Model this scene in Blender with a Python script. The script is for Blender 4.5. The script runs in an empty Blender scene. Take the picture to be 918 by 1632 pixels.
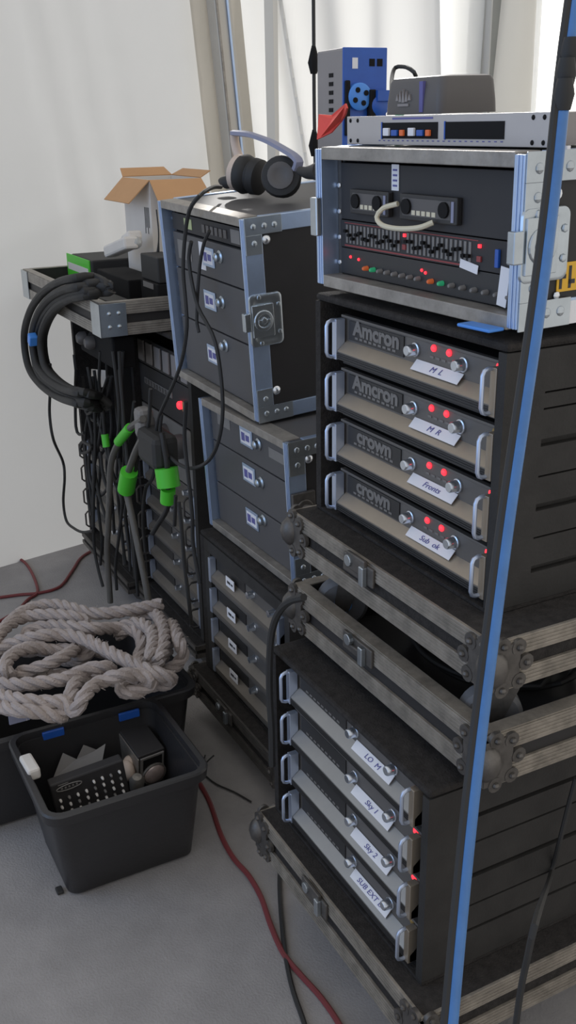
import bpy, bmesh, math, random
from mathutils import Vector, Matrix
random.seed(7)
C = bpy.context.scene.collection
PI = math.pi

# ------------------------------------------------------------------ materials
def lin(c):
    c = c / 255.0
    return c / 12.92 if c <= 0.04045 else ((c + 0.055) / 1.055) ** 2.4

def mat(name, rgb, rough=0.6, metal=0.0, var=0.0, vscale=8.0, bump=0.0, bscale=60.0, emit=0.0, transl=0.0, spec=0.5):
    m = bpy.data.materials.new(name); m.use_nodes = True
    nt = m.node_tree; n = nt.nodes; l = nt.links
    b = n['Principled BSDF']
    col = (lin(rgb[0]), lin(rgb[1]), lin(rgb[2]), 1)
    b.inputs['Base Color'].default_value = col
    b.inputs['Roughness'].default_value = rough
    b.inputs['Metallic'].default_value = metal
    b.inputs['Specular IOR Level'].default_value = spec
    tc = None
    if var or bump:
        tc = n.new('ShaderNodeTexCoord')
    if var:
        ns = n.new('ShaderNodeTexNoise'); ns.inputs['Scale'].default_value = vscale
        ns.inputs['Detail'].default_value = 6; ns.inputs['Roughness'].default_value = 0.65
        l.new(tc.outputs['Object'], ns.inputs['Vector'])
        r = n.new('ShaderNodeValToRGB')
        r.color_ramp.elements[0].position = 0.3; r.color_ramp.elements[1].position = 0.7
        r.color_ramp.elements[0].color = tuple(c * (1 - var) for c in col[:3]) + (1,)
        r.color_ramp.elements[1].color = tuple(min(1, c * (1 + var)) for c in col[:3]) + (1,)
        l.new(ns.outputs['Fac'], r.inputs['Fac']); l.new(r.outputs['Color'], b.inputs['Base Color'])
    if bump:
        nb = n.new('ShaderNodeTexNoise'); nb.inputs['Scale'].default_value = bscale; nb.inputs['Detail'].default_value = 4
        l.new(tc.outputs['Object'], nb.inputs['Vector'])
        bp = n.new('ShaderNodeBump'); bp.inputs['Strength'].default_value = bump; bp.inputs['Distance'].default_value = 0.004
        l.new(nb.outputs['Fac'], bp.inputs['Height']); l.new(bp.outputs['Normal'], b.inputs['Normal'])
    if emit:
        b.inputs['Emission Color'].default_value = col; b.inputs['Emission Strength'].default_value = emit
    if transl:
        tr = n.new('ShaderNodeBsdfTranslucent'); tr.inputs['Color'].default_value = col
        mx = n.new('ShaderNodeMixShader'); mx.inputs['Fac'].default_value = transl
        out = n['Material Output']
        l.new(b.outputs['BSDF'], mx.inputs[1]); l.new(tr.outputs['BSDF'], mx.inputs[2]); l.new(mx.outputs['Shader'], out.inputs['Surface'])
    return m

K = dict(
    fabric=mat('white tent fabric', (211, 211, 209), 0.7, var=0.05, vscale=1.6, bump=0.25, bscale=9, transl=0.4),
    fabric2=mat('sunlit tent fabric', (225, 225, 223), 0.7, var=0.03, vscale=2, transl=0.45),
    glare=mat('thin sunlit fabric', (245, 245, 240), 0.7, transl=0.6),
    greystrip=mat('grey brushed strip', (152, 150, 146), 0.42, 0.6, var=0.1, vscale=6),
    smallstrip=mat('dull lit amplifier slope', (112, 105, 96), 0.5, 0.4, var=0.12, vscale=8),
    polegrey=mat('pale anodised aluminium', (186, 182, 174), 0.45, 0.4, var=0.05, vscale=5),
    foldgrey=mat('painted fold shade', (150, 152, 150), 0.8, transl=0.1),
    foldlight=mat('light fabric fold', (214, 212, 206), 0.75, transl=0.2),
    seam=mat('grey fabric seam', (196, 190, 178), 0.7, var=0.08, vscale=4, transl=0.2),
    floor=mat('rough grey floor', (146, 142, 140), 0.85, var=0.16, vscale=5, bump=0.5, bscale=180),
    black=mat('black laminate', (40, 38, 38), 0.55, var=0.12, vscale=12, spec=0.35),
    carpet=mat('black rack carpet', (46, 43, 41), 0.9, var=0.35, vscale=60, bump=0.6, bscale=260, spec=0.2),
    rackside=mat('black rack side', (46, 44, 42), 0.7, var=0.2, vscale=14, bump=0.2, bscale=200, spec=0.3),
    deep=mat('dark interior', (22, 21, 21), 0.8, spec=0.2),
    drawer=mat('charcoal drawer paint', (78, 76, 76), 0.55, var=0.06, vscale=5, spec=0.4),
    panel=mat('matt black panel', (48, 46, 46), 0.6, var=0.08, vscale=10, spec=0.35),
    alu=mat('aluminium extrusion', (180, 200, 230), 0.36, 0.85, var=0.08, vscale=14),  # blue tint puts the blue-lit look of the edges into the colour
    aludull=mat('worn aluminium', (150, 144, 136), 0.5, 0.6, var=0.28, vscale=22, bump=0.2, bscale=80),
    aludirty=mat('dirty aluminium strip', (138, 130, 119), 0.55, 0.45, var=0.35, vscale=26, bump=0.3, bscale=90),
    steel=mat('zinc plated steel', (182, 190, 196), 0.28, 0.9, var=0.1, vscale=20),
    darksteel=mat('dark pressed steel', (92, 88, 84), 0.45, 0.6, var=0.3, vscale=40),
    rivet=mat('bright rivet', (225, 228, 232), 0.25, 0.9),
    ampface=mat('grey amplifier face', (100, 96, 92), 0.5, 0.35, var=0.06, vscale=9),
    ampstrip=mat('lit amplifier slope and brushed ear', (158, 146, 130), 0.42, 0.6, var=0.1, vscale=6),
    ampdark=mat('amplifier grille', (44, 42, 41), 0.6, 0.2),
    ear=mat('satin silver ear', (192, 204, 226), 0.36, 0.8),  # bluish tint holds a sky reflection in the base colour
    logo=mat('black brand plate', (40, 38, 37), 0.5),
    logotext=mat('grey lettering', (112, 108, 104), 0.5),
    knob=mat('silver knob', (205, 212, 222), 0.22, 0.9),
    led=mat('lit red light', (255, 40, 52), 0.4, emit=2.2),
    ledoff=mat('unlit amber light', (140, 110, 50), 0.4),
    green=mat('green light', (40, 150, 100), 0.4, emit=0.3),
    white=mat('white label', (232, 230, 232), 0.6, var=0.03),
    ink=mat('blue ink', (92, 90, 150), 0.6),
    inkblack=mat('black ink', (40, 40, 46), 0.6),
    rubber=mat('black rubber', (42, 41, 40), 0.65, spec=0.4),
    rubbergrey=mat('grey cable jacket', (92, 88, 82), 0.6),
    tyre=mat('grey caster tyre', (98, 98, 100), 0.65, var=0.15, vscale=30),
    bluehub=mat('blue caster hub', (104, 160, 230), 0.45, var=0.15, vscale=20),
    redcable=mat('dull red cable', (112, 42, 44), 0.6),
    bluecable=mat('blue glossy cable sheath', (62, 112, 172), 0.3, var=0.12, vscale=30),
    rope=mat('grey white rope fibre', (166, 154, 148), 0.9, var=0.16, vscale=30, bump=0.8, bscale=220),
    bin=mat('black storage plastic', (42, 41, 42), 0.42, var=0.06, vscale=10, bump=0.12, bscale=90),
    card=mat('tan cardboard', (188, 142, 98), 0.85, var=0.06, vscale=6),
    cardwhite=mat('white printed cardboard', (214, 208, 200), 0.75, var=0.04),
    greentape=mat('green tape', (74, 196, 44), 0.5),
    blue=mat('bright blue plastic', (34, 84, 172), 0.4, var=0.1, vscale=18),
    bluelight=mat('light blue plastic', (70, 138, 224), 0.35),
    greycase=mat('grey metal casing', (142, 136, 134), 0.5, 0.2, var=0.05),
    boxgrey=mat('dark grey moulded plastic', (84, 80, 78), 0.5, var=0.06),
    red=mat('orange red cloth', (232, 78, 66), 0.7),
    silverpanel=mat('silver rack panel', (186, 180, 176), 0.45, 0.35, var=0.05),
    slateblue=mat('grey blue padded band', (136, 138, 160), 0.6),
    skin=mat('pale foam pad', (206, 186, 170), 0.8),
    yellow=mat('yellow sticker', (226, 172, 38), 0.5),
    cream=mat('cream cable', (214, 204, 176), 0.5),
    wood=mat('worn wooden rim', (170, 122, 90), 0.7, var=0.15, vscale=20),
    lcd=mat('pale green display', (176, 186, 130), 0.4),
    orange=mat('orange button', (210, 98, 48), 0.5, emit=0.15),
    lens=mat('frosted lamp glass', (168, 150, 142), 0.12, 0.15, var=0.2, vscale=60, spec=0.8),
    bubble=mat('clear plastic wrap', (176, 178, 176), 0.25, var=0.25, vscale=40, bump=0.8, bscale=60),
    redline=mat('red printed line', (140, 54, 54), 0.5),
    midgrey=mat('mid grey plastic', (118, 114, 110), 0.55, var=0.08),
)

# ------------------------------------------------------------------ mesh builder
def catmull(pts, step=0.012, closed=False):
    P = [Vector(p) for p in pts]
    if len(P) < 3:
        out = []
        n = max(2, int((P[1] - P[0]).length / step))
        return [P[0].lerp(P[1], i / n) for i in range(n + 1)]
    if closed:
        Q = [P[-1]] + P + [P[0], P[1]]
    else:
        Q = [P[0] * 2 - P[1]] + P + [P[-1] * 2 - P[-2]]
    out = []
    for i in range(1, len(Q) - 2):
        a, b, c, d = Q[i - 1], Q[i], Q[i + 1], Q[i + 2]
        n = max(1, int((c - b).length / step))
        for k in range(n):
            t = k / n
            out.append(0.5 * ((2 * b) + (c - a) * t + (2 * a - 5 * b + 4 * c - d) * t * t + (3 * b - a - 3 * c + d) * t ** 3))
    if not closed:
        out.append(P[-1])
    return out

class MB:
    def __init__(s): s.v = []; s.f = []
    def add(s, vs, fs):
        o = len(s.v); s.v += [tuple(v) for v in vs]; s.f += [tuple(i + o for i in f) for f in fs]; return s
    def box(s, x0, x1, y0, y1, z0, z1):
        return s.add([(x0, y0, z0), (x1, y0, z0), (x1, y1, z0), (x0, y1, z0), (x0, y0, z1), (x1, y0, z1), (x1, y1, z1), (x0, y1, z1)],
                     [(0, 3, 2, 1), (4, 5, 6, 7), (0, 1, 5, 4), (1, 2, 6, 5), (2, 3, 7, 6), (3, 0, 4, 7)])
    def obox(s, c, size, rot):
        c = Vector(c); h = [q / 2 for q in size]
        vs = [c + rot @ Vector((sx * h[0], sy * h[1], sz * h[2])) for sx, sy, sz in
              [(-1, -1, -1), (1, -1, -1), (1, 1, -1), (-1, 1, -1), (-1, -1, 1), (1, -1, 1), (1, 1, 1), (-1, 1, 1)]]
        return s.add(vs, [(0, 3, 2, 1), (4, 5, 6, 7), (0, 1, 5, 4), (1, 2, 6, 5), (2, 3, 7, 6), (3, 0, 4, 7)])
    def frame(s, t):
        t = t.normalized(); a = Vector((0, 0, 1)) if abs(t.z) < 0.9 else Vector((1, 0, 0))
        u = t.cross(a).normalized(); return u, t.cross(u).normalized()
    def cyl(s, p, q, r, n=16, r2=None):
        p = Vector(p); q = Vector(q); u, w = s.frame(q - p); r2 = r if r2 is None else r2
        vs = []
        for i in range(n):
            a = 2 * PI * i / n; d = u * math.cos(a) + w * math.sin(a)
            vs.append(p + d * r)
        for i in range(n):
            a = 2 * PI * i / n; d = u * math.cos(a) + w * math.sin(a)
            vs.append(q + d * r2)
        fs = [(i, (i + 1) % n, n + (i + 1) % n, n + i) for i in range(n)] + [tuple(range(n))[::-1], tuple(range(n, 2 * n))]
        return s.add(vs, fs)
    def lathe(s, p, axis, prof, n=20):
        p = Vector(p); ax = Vector(axis).normalized(); u, w = s.frame(ax); vs = []; fs = []
        for (r, h) in prof:
            for i in range(n):
                a = 2 * PI * i / n; vs.append(p + ax * h + (u * math.cos(a) + w * math.sin(a)) * max(r, 1e-5))
        m = len(prof)
        for k in range(m - 1):
            for i in range(n):
                j = (i + 1) % n; fs.append((k * n + i, k * n + j, (k + 1) * n + j, (k + 1) * n + i))
        fs += [tuple(range(n))[::-1], tuple(range((m - 1) * n, m * n))]
        return s.add(vs, fs)
    def ball(s, p, r, n=12, sc=(1, 1, 1)):
        p = Vector(p); vs = []; fs = []; m = n // 2
        for k in range(1, m):
            th = PI * k / m
            for i in range(n):
                a = 2 * PI * i / n
                vs.append(p + Vector((math.sin(th) * math.cos(a) * r * sc[0], math.sin(th) * math.sin(a) * r * sc[1], math.cos(th) * r * sc[2])))
        top = len(vs); vs += [p + Vector((0, 0, r * sc[2])), p - Vector((0, 0, r * sc[2]))]
        for k in range(m - 2):
            for i in range(n):
                j = (i + 1) % n; fs.append((k * n + i, (k + 1) * n + i, (k + 1) * n + j, k * n + j))
        for i in range(n):
            j = (i + 1) % n; fs += [(top, i, j), (top + 1, (m - 2) * n + j, (m - 2) * n + i)]
        return s.add(vs, fs)
    def tube(s, path, r, n=8, closed=False):
        P = [Vector(p) for p in path]; N = len(P); vs = []; fs = []
        t0 = (P[1] - P[0]).normalized(); u, w = s.frame(t0)
        for i in range(N):
            if closed: t = (P[(i + 1) % N] - P[i - 1])
            else: t = P[min(i + 1, N - 1)] - P[max(i - 1, 0)]
            if t.length < 1e-9: t = t0
            t = t.normalized(); u = (u - t * u.dot(t))
            if u.length < 1e-6: u, _ = s.frame(t)
            u.normalize(); w = t.cross(u); t0 = t
            rr = r(i / (N - 1)) if callable(r) else r
            for k in range(n):
                a = 2 * PI * k / n; vs.append(P[i] + (u * math.cos(a) + w * math.sin(a)) * rr)
        M = N if closed else N - 1
        for i in range(M):
            for k in range(n):
                j = (k + 1) % n; i2 = (i + 1) % N
                fs.append((i * n + k, i * n + j, i2 * n + j, i2 * n + k))
        if not closed: fs += [tuple(range(n))[::-1], tuple(range((N - 1) * n, N * n))]
        return s.add(vs, fs)
    def prism(s, poly, axis, a0, a1):
        # poly in the two other axes (in x,y,z order), extruded along axis
        n = len(poly); vs = []
        for a in (a0, a1):
            for (p, q) in poly:
                vs.append({'x': (a, p, q), 'y': (p, a, q), 'z': (p, q, a)}[axis])
        fs = [(i, (i + 1) % n, n + (i + 1) % n, n + i) for i in range(n)] + [tuple(range(n))[::-1], tuple(range(n, 2 * n))]
        return s.add(vs, fs)
    def rings(s, rings, cap0=True, cap1=True):
        n = len(rings[0]); vs = [p for r in rings for p in r]; fs = []
        for k in range(len(rings) - 1):
            for i in range(n):
                j = (i + 1) % n; fs.append((k * n + i, k * n + j, (k + 1) * n + j, (k + 1) * n + i))
        if cap0: fs.append(tuple(range(n))[::-1])
        if cap1: fs.append(tuple(range((len(rings) - 1) * n, len(rings) * n)))
        return s.add(vs, fs)
    def build(s, name, m, parent=None, bevel=0.0, smooth=False, mtx=None):
        me = bpy.data.meshes.new(name); vs = s.v
        if mtx is not None: vs = [tuple(mtx @ Vector(v)) for v in vs]
        me.from_pydata(vs, [], s.f)
        bm = bmesh.new(); bm.from_mesh(me); bmesh.ops.recalc_face_normals(bm, faces=bm.faces); bm.to_mesh(me); bm.free()
        if smooth:
            me.shade_smooth(); me.set_sharp_from_angle(angle=math.radians(40))
        me.materials.append(K[m])
        o = bpy.data.objects.new(name, me); C.objects.link(o)
        if parent is not None: o.parent = parent
        if bevel:
            b = o.modifiers.new('bevel', 'BEVEL'); b.width = bevel; b.segments = 2; b.limit_method = 'ANGLE'
        return o

def rrect(x0, x1, y0, y1, r, z, n=5):
    out = []
    for cx, cy, a0 in ((x1 - r, y0 + r, -PI / 2), (x1 - r, y1 - r, 0), (x0 + r, y1 - r, PI / 2), (x0 + r, y0 + r, PI)):
        for i in range(n + 1):
            a = a0 + PI / 2 * i / n; out.append((cx + r * math.cos(a), cy + r * math.sin(a), z))
    return out

def tag(o, label, cat, group=None):
    o['label'] = label; o['category'] = cat
    if group: o['group'] = group
    return o
def thing(name, label, cat, loc=(0, 0, 0), rot=(0, 0, 0), group=None):
    o = bpy.data.objects.new(name, None); o.empty_display_size = 0.05; C.objects.link(o)
    o.location = loc
    o.rotation_euler = rot
    return tag(o, label, cat, group)
def struct(o): o['kind'] = 'structure'; return o
def posed(o, loc, yaw, tx, ty):
    o.matrix_world = Matrix.Translation(loc) @ Matrix.Rotation(yaw, 4, 'Z') @ Matrix.Rotation(ty, 4, 'Y') @ Matrix.Rotation(tx, 4, 'X')

def text(body, size, m, parent, loc, name='lettering', rot=(PI / 2, 0, 0), shear=0.0, sx=1.0, ext=0.0006, center=True, bold=0.0):
    cu = bpy.data.curves.new('t', 'FONT'); cu.body = body; cu.size = size; cu.extrude = ext; cu.shear = shear; cu.offset = bold
    cu.align_x = 'CENTER' if center else 'LEFT'; cu.align_y = 'CENTER'; cu.resolution_u = 3
    o = bpy.data.objects.new('t', cu); C.objects.link(o)
    dg = bpy.context.evaluated_depsgraph_get(); dg.update()
    me = bpy.data.meshes.new_from_object(o.evaluated_get(dg))
    bpy.data.objects.remove(o); me.materials.clear(); me.materials.append(K[m]); me.name = name
    n = bpy.data.objects.new(name, me); C.objects.link(n); n.parent = parent; n.location = loc; n.rotation_euler = rot; n.scale = (sx, 1, 1)
    return n

# ------------------------------------------------------------------ setting
WA = Vector((-2.3080,-0.2490,0)); WN = Vector((0.97225,0.23396,0)); WT = Vector((-WN.y, WN.x, 0))
def wall_pt(s, z, off=0.0): return WA + WT * s + WN * off + Vector((0, 0, z))
def wall_mesh(s0, s1, z0, z1, fn, ns, nz):
    b = MB(); vs = []; fs = []
    for i in range(ns + 1):
        for k in range(nz + 1):
            s = s0 + (s1 - s0) * i / ns; z = z0 + (z1 - z0) * k / nz
            ds, off = fn(s, z); vs.append(wall_pt(s + ds, z, off))
    for i in range(ns):
        for k in range(nz):
            a = i * (nz + 1) + k; fs.append((a, a + 1, a + nz + 2, a + nz + 1))
    return b.add(vs, fs)

b = MB(); b.box(-4.2, 3.2, -3.6, 6.2, -0.05, 0.0)
struct(b.build('floor', 'floor'))

POLE_B = (-2.512,0.985,1.438); POLE_T = (-2.496,0.918,2.161)
def s_of(p): return (Vector(p) - WA).dot(WT)
pb, pt = Vector(POLE_B), Vector(POLE_T)
def pole_s(z): # wall coordinate of the pole at height z
    k = (z - pb.z) / (pt.z - pb.z); return s_of(pb) + (s_of(pt) - s_of(pb)) * k
def flat_fn(s, z):
    o = 0.012 * math.sin(3.1 * s + 1.3 * z) + 0.010 * math.sin(2.0 * z + 1.1 * s) 
    for zc, sl, w, a in ((1.62, 0.10, 0.035, 0.012), (1.33, 0.32, 0.05, 0.016), (1.12, 0.30, 0.03, 0.010), (1.95, -0.05, 0.05, 0.012)):
        d = (z - zc - sl * (s - 0.3)) / w; o += a * math.exp(-d * d)
    for sc, a in ((0.46, 0.010), (0.62, 0.008), (0.78, 0.005)):
        d = (s - sc - 0.09 * (1.7 - z)) / 0.03; o += a * math.exp(-d * d) * (1 if z > 1.1 else 0.4)
    return 0.0, o
def left_fn(s, z):
    e = pole_s(z) - 0.05; k = (s + 3.4) / (e0 + 3.4)
    return (-3.4 + k * (e + 3.4)) - s, flat_fn(s, z)[1]
e0 = pole_s(1.5) - 0.05
struct(wall_mesh(-3.4, e0, 0.0, 3.0, left_fn, 110, 90).build('wall_left', 'fabric', smooth=True))
# fabric border strip beside the pole
b = MB(); vs = []; fs = []
for k in range(31):
    z = 3.0 * k / 30; vs += [wall_pt(pole_s(z) - 0.11, z, 0.045), wall_pt(pole_s(z) - 0.045, z, 0.05), wall_pt(pole_s(z) + 0.1, z, 0.03), wall_pt(pole_s(z) + 0.16, z, 0.035)]
for k in range(30):
    for j in (0, 1, 2): a = k * 4 + j; fs.append((a, a + 1, a + 5, a + 4))
b.add(vs, fs); struct(b.build('trim_1', 'seam', smooth=True))

def drape_fn(s, z):
    q = s - pole_s(z)
    o = 0.0
    for qc, lean, w, a in ((0.28, 0.10, 0.06, 0.10), (0.50, 0.06, 0.16, 0.09), (0.85, -0.05, 0.10, 0.05), (1.15, 0.0, 0.22, 0.07),
                           (1.52, -0.03, 0.05, -0.08), (1.62, -0.10, 0.06, 0.12), (1.75, -0.06, 0.06, -0.08), (1.95, -0.03, 0.14, 0.08), (2.35, 0.0, 0.3, 0.05)):
        d = (q - qc - lean * (2.0 - z) * 1.0) / w; o += 1.6 * a * math.exp(-d * d)
    return 0.0, o + 0.01 * math.sin(9 * s + 2 * z)
SB = pole_s(1.5) + 0.11
struct(wall_mesh(SB - 0.02, s_of((-3.100,3.041,1.985)), 0.0, 3.0, drape_fn, 150, 40).build('wall_back', 'fabric2', smooth=True))
def bright_fn(s, z): return 0.0, 0.02 * math.sin(5 * s) - 0.05
struct(wall_mesh(s_of((-3.094,3.019,1.985)), 6.2, 0.0, 3.0, bright_fn, 30, 10).build('wall_right', 'glare', smooth=True))

def fabric_strip(name, top, bot, m, bulge):
    b = MB(); rings = []
    for k in range(13):
        f = k / 12; row = []
        for a, c in zip(top, bot):
            row.append(tuple(Vector(a).lerp(Vector(c), f)))
        n = len(row)
        for i in range(n): row[i] = tuple(Vector(row[i]) + WN * (bulge * math.sin(PI * i / (n - 1))))
        rings.append(row)
    vs = [p for r in rings for p in r]; n = len(top)
    b.add(vs, [(r * n + i, r * n + i + 1, (r + 1) * n + i + 1, (r + 1) * n + i) for r in range(12) for i in range(n - 1)])
    return struct(b.build(name, m, smooth=True))
fabric_strip('fold_shade', [(-2.805,2.501,2.570),(-2.818,2.552,2.575),(-2.833,2.619,2.581),(-2.845,2.667,2.586)], [(-2.797,2.469,1.271),(-2.804,2.495,1.270),(-2.810,2.520,1.268),(-2.815,2.540,1.267)], 'foldgrey', -0.04)  # grey strip stands in for the shadow of a drape fold
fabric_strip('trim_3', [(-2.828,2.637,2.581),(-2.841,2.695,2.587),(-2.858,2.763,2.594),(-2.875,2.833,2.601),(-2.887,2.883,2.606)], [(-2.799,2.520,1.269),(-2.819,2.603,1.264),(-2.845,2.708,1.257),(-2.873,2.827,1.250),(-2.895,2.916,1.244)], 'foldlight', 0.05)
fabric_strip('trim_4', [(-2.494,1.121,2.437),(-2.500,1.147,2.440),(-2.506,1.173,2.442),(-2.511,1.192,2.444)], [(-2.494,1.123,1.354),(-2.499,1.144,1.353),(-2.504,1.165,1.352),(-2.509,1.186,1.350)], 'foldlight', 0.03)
t = thing('tent_pole', 'tall silver aluminium tent upright between the white fabric wall panels', 'pole', wall_pt(pole_s(0), 0.0, 0.09))
b = MB(); ctr = []
def pole_seg(o0, o1, f0, f1):
    b = MB(); rings = []
    for k in range(2):
        z = 0.002 if k == 0 else 3.0
        rings.append([wall_pt(pole_s(z) + a, z, c) - Vector(t.location) for a, c in ((o0, f0), (o1, f0), (o1, f1), (o0, f1))])
    return b.rings(rings)
pole_seg(-0.042, 0.042, 0.062, 0.12).build('profile', 'polegrey', t, bevel=0.004)
pole_seg(0.012, 0.022, 0.121, 0.128).build('keder_rail', 'alu', t, bevel=0.001)
pole_seg(-0.040, -0.030, 0.121, 0.126).build('keder_rail', 'aludull', t, bevel=0.001)

# ------------------------------------------------------------------ racks and amplifiers
def amp(x, y, z, w, label, group, brand=None, note=None, leds=True, power='led', dim=False, body=0.36, sc=0.945, strip='ampstrip'):
    H = 0.0865
    t = thing('power_amplifier', label, 'amplifier', (x, y, z), (0, 0, 0), group); t.scale = (sc, sc, sc)
    MB().box(0.012, w - 0.012, 0.008, body, 0.003, H - 0.003).build('chassis', 'deep', t)
    b = MB().prism([(0.007, 0.002), (0.007, H), (-0.004, H), (-0.004, H - 0.005), (0.0, H - 0.006), (0.0, 0.038), (-0.021, 0.021), (-0.021, 0.004), (-0.0, 0.002)], 'x', 0.0, w)
    b.build('faceplate', 'ampface', t, bevel=0.0008)
    MB().prism([(-0.0005, 0.0383), (-0.0215, 0.0213), (-0.0215, 0.0193), (-0.0207, 0.0193), (-0.0007, 0.0372)], 'x', 0.016, w - 0.016).build('lit_slope', strip, t)  # lighter strip: light caught by the slope is put into its colour
    g = MB()
    for i in range(3): g.box(0.016, w - 0.016, -0.0228, -0.0205, 0.0055 + i * 0.0042, 0.0082 + i * 0.0042)
    g.build('grille', 'ampdark', t)
    MB().box(0.0, w, 0.001, 0.006, -0.009, 0.0005).build('vent_panel', 'ampdark', t)
    for xe in (0.0, w - 0.015):
        MB().box(xe, xe + 0.015, -0.0245, -0.0042, 0.003, H - 0.006).build('ear', 'ear' if xe == 0 else 'ampstrip', t, bevel=0.001)
    for xh in (0.0075, w - 0.012):
        y1 = -0.041; y0 = -0.024; za, zb = 0.008, H - 0.008; r = 0.010
        path = [(xh, y0, zb), (xh, y1 + r, zb), (xh, y1 + r * 0.3, zb - r * 0.3), (xh, y1, zb - r), (xh, y1, za + r), (xh, y1 + r * 0.3, za + r * 0.3), (xh, y1 + r, za), (xh, y0, za)]
        MB().tube(path, 0.0037, 8).build('handle', 'ear', t, smooth=True)
    p = MB().box(0.026, 0.212, -0.0025, -0.0002, 0.042, H - 0.008).build('brand_plate', 'logo', t)
    if brand:
        text(brand, 0.039, 'logotext', p, (0.122, -0.0032, 0.0665), sx=1.2, bold=0.0016)
    g = MB()
    for i in range(9): g.box(0.050 + i * 0.016, 0.060 + i * 0.016, -0.0034, -0.0026, 0.0465, 0.0505)
    g.build('small_print', 'logotext', p)
    for xk in (0.247, 0.383):
        b = MB(); b.lathe((xk, -0.0005, 0.062), (0, -1, 0), [(0.0125, 0), (0.0125, 0.003), (0.0105, 0.004), (0.0098, 0.019), (0.008, 0.021), (0.0, 0.021)], 16)
        b.build('knob', 'knob', t, smooth=True)
    if leds:
        for xl in (0.300, 0.343):
            MB().lathe((xl, -0.0003, 0.074), (0, -1, 0), [(0.0062, 0), (0.0062, 0.002), (0.0045, 0.004), (0.0, 0.005)], 12).build('indicator_light', 'led', t, smooth=True)
        g = MB()
        for i in range(4):
            g.box(0.290 + i * 0.017, 0.300 + i * 0.017, -0.0012, -0.0002, 0.056, 0.060)
        g.build('small_print', 'logotext', t)
    MB().lathe((w - 0.0225, -0.0003, 0.076), (0, -1, 0), [(0.0065, 0), (0.0065, 0.002), (0.004, 0.004), (0.0, 0.005)], 12).build('power_light', 'led' if power == 'led' else 'ledoff', t, smooth=True)
    if note:
        x0, x1 = 0.252, 0.385
        sl = Vector((-0.0210, -0.0170)) # slope direction (y,z)
        vs = [(x0, -0.0010, 0.0462), (x1, -0.0010, 0.0462), (x1, -0.0145, 0.0308), (x0, -0.0145, 0.0308)]
        lab = MB().add([(a, q - 0.0004, c + 0.0006) for a, q, c in vs] + [(a, q, c) for a, q, c in vs], [(0, 1, 2, 3), (4, 7, 6, 5), (0, 4, 5, 1), (1, 5, 6, 2), (2, 6, 7, 3), (3, 7, 4, 0)]).build('label_tape', 'white', t)
        text(note, 0.0145, 'ink', lab, ((x0 + x1) / 2, -0.0088, 0.0394), name='handwriting', rot=(math.atan2(15.4, 13.5), 0, 0), shear=0.25, sx=1.3, ext=0.0003)
    return t

def rack(loc, w, d, h, label, group=None, th=0.018, slots=(), name='amplifier_rack'):
    t = thing(name, label, 'rack', loc, (0, 0, 0), group)
    MB().box(0, w, 0, d, h - 0.014, h).build('top_panel', 'carpet', t, bevel=0.006)
    MB().box(0, w, 0, d, 0, 0.006).build('bottom_panel', 'carpet', t)
    MB().box(0, th, 0, d, 0.0065, h - 0.0145).build('side_panel', 'carpet', t)
    b = MB(); tb = 0.0065
    if slots:
        b.box(w - th, w, 0.0, 0.075, tb, h - 0.0145)
        b.box(w - th, w - 0.012, 0.075, d, tb, h - 0.0145)
        cut = sorted(slots); z = tb
        for c, hh in cut:
            if c - hh / 2 > z: b.box(w - 0.0125, w, 0.075, d, z, c - hh / 2)
            z = c + hh / 2
        b.box(w - 0.0125, w, 0.075, d, z, h - 0.0145)
    else: b.box(w - th, w, 0, d, tb, h - 0.0145)
    b.build('side_panel', 'rackside', t)
    MB().box(th, w - th, d - 0.012, d, 0.0065, h - 0.0145).build('back_panel', 'deep', t)
    return t

def caster(parent, x, y, ztop, zbot, yaw=0.4):
    H = ztop - zbot; r = min(H * 0.40, 0.052); m = Matrix.Translation((x, y, zbot)) @ Matrix.Rotation(yaw, 4, 'Z')
    b = MB(); b.box(-0.045, 0.045, -0.04, 0.04, H - 0.006, H - 0.001); b.cyl((0, 0, H - 0.02), (0, 0, H - 0.006), 0.028)
    for s in (-1, 1): b.prism([(-0.026, H - 0.02), (0.026, H - 0.02), (0.030 + 0.012, r - 0.008), (0.012, r - 0.012)], 'y', s * 0.026 - 0.002, s * 0.026 + 0.002)
    f = b.build('caster', 'darksteel', parent, mtx=m)
    wb = MB().lathe((0.022, -0.019, r), (0, 1, 0), [(r * 0.62, 0), (r * 0.86, 0.0), (r, 0.007), (r, 0.031), (r * 0.86, 0.038), (r * 0.62, 0.038)], 28)
    wb.build('wheel', 'tyre', f, smooth=True, mtx=m)
    MB().lathe((0.022, -0.0225, r), (0, 1, 0), [(0.012, 0), (0.016, 0.003), (r * 0.60, 0.006), (r * 0.60, 0.039), (0.016, 0.042), (0.012, 0.045)], 28).build('hub', 'bluehub', f, smooth=True, mtx=m)
    return f

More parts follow.
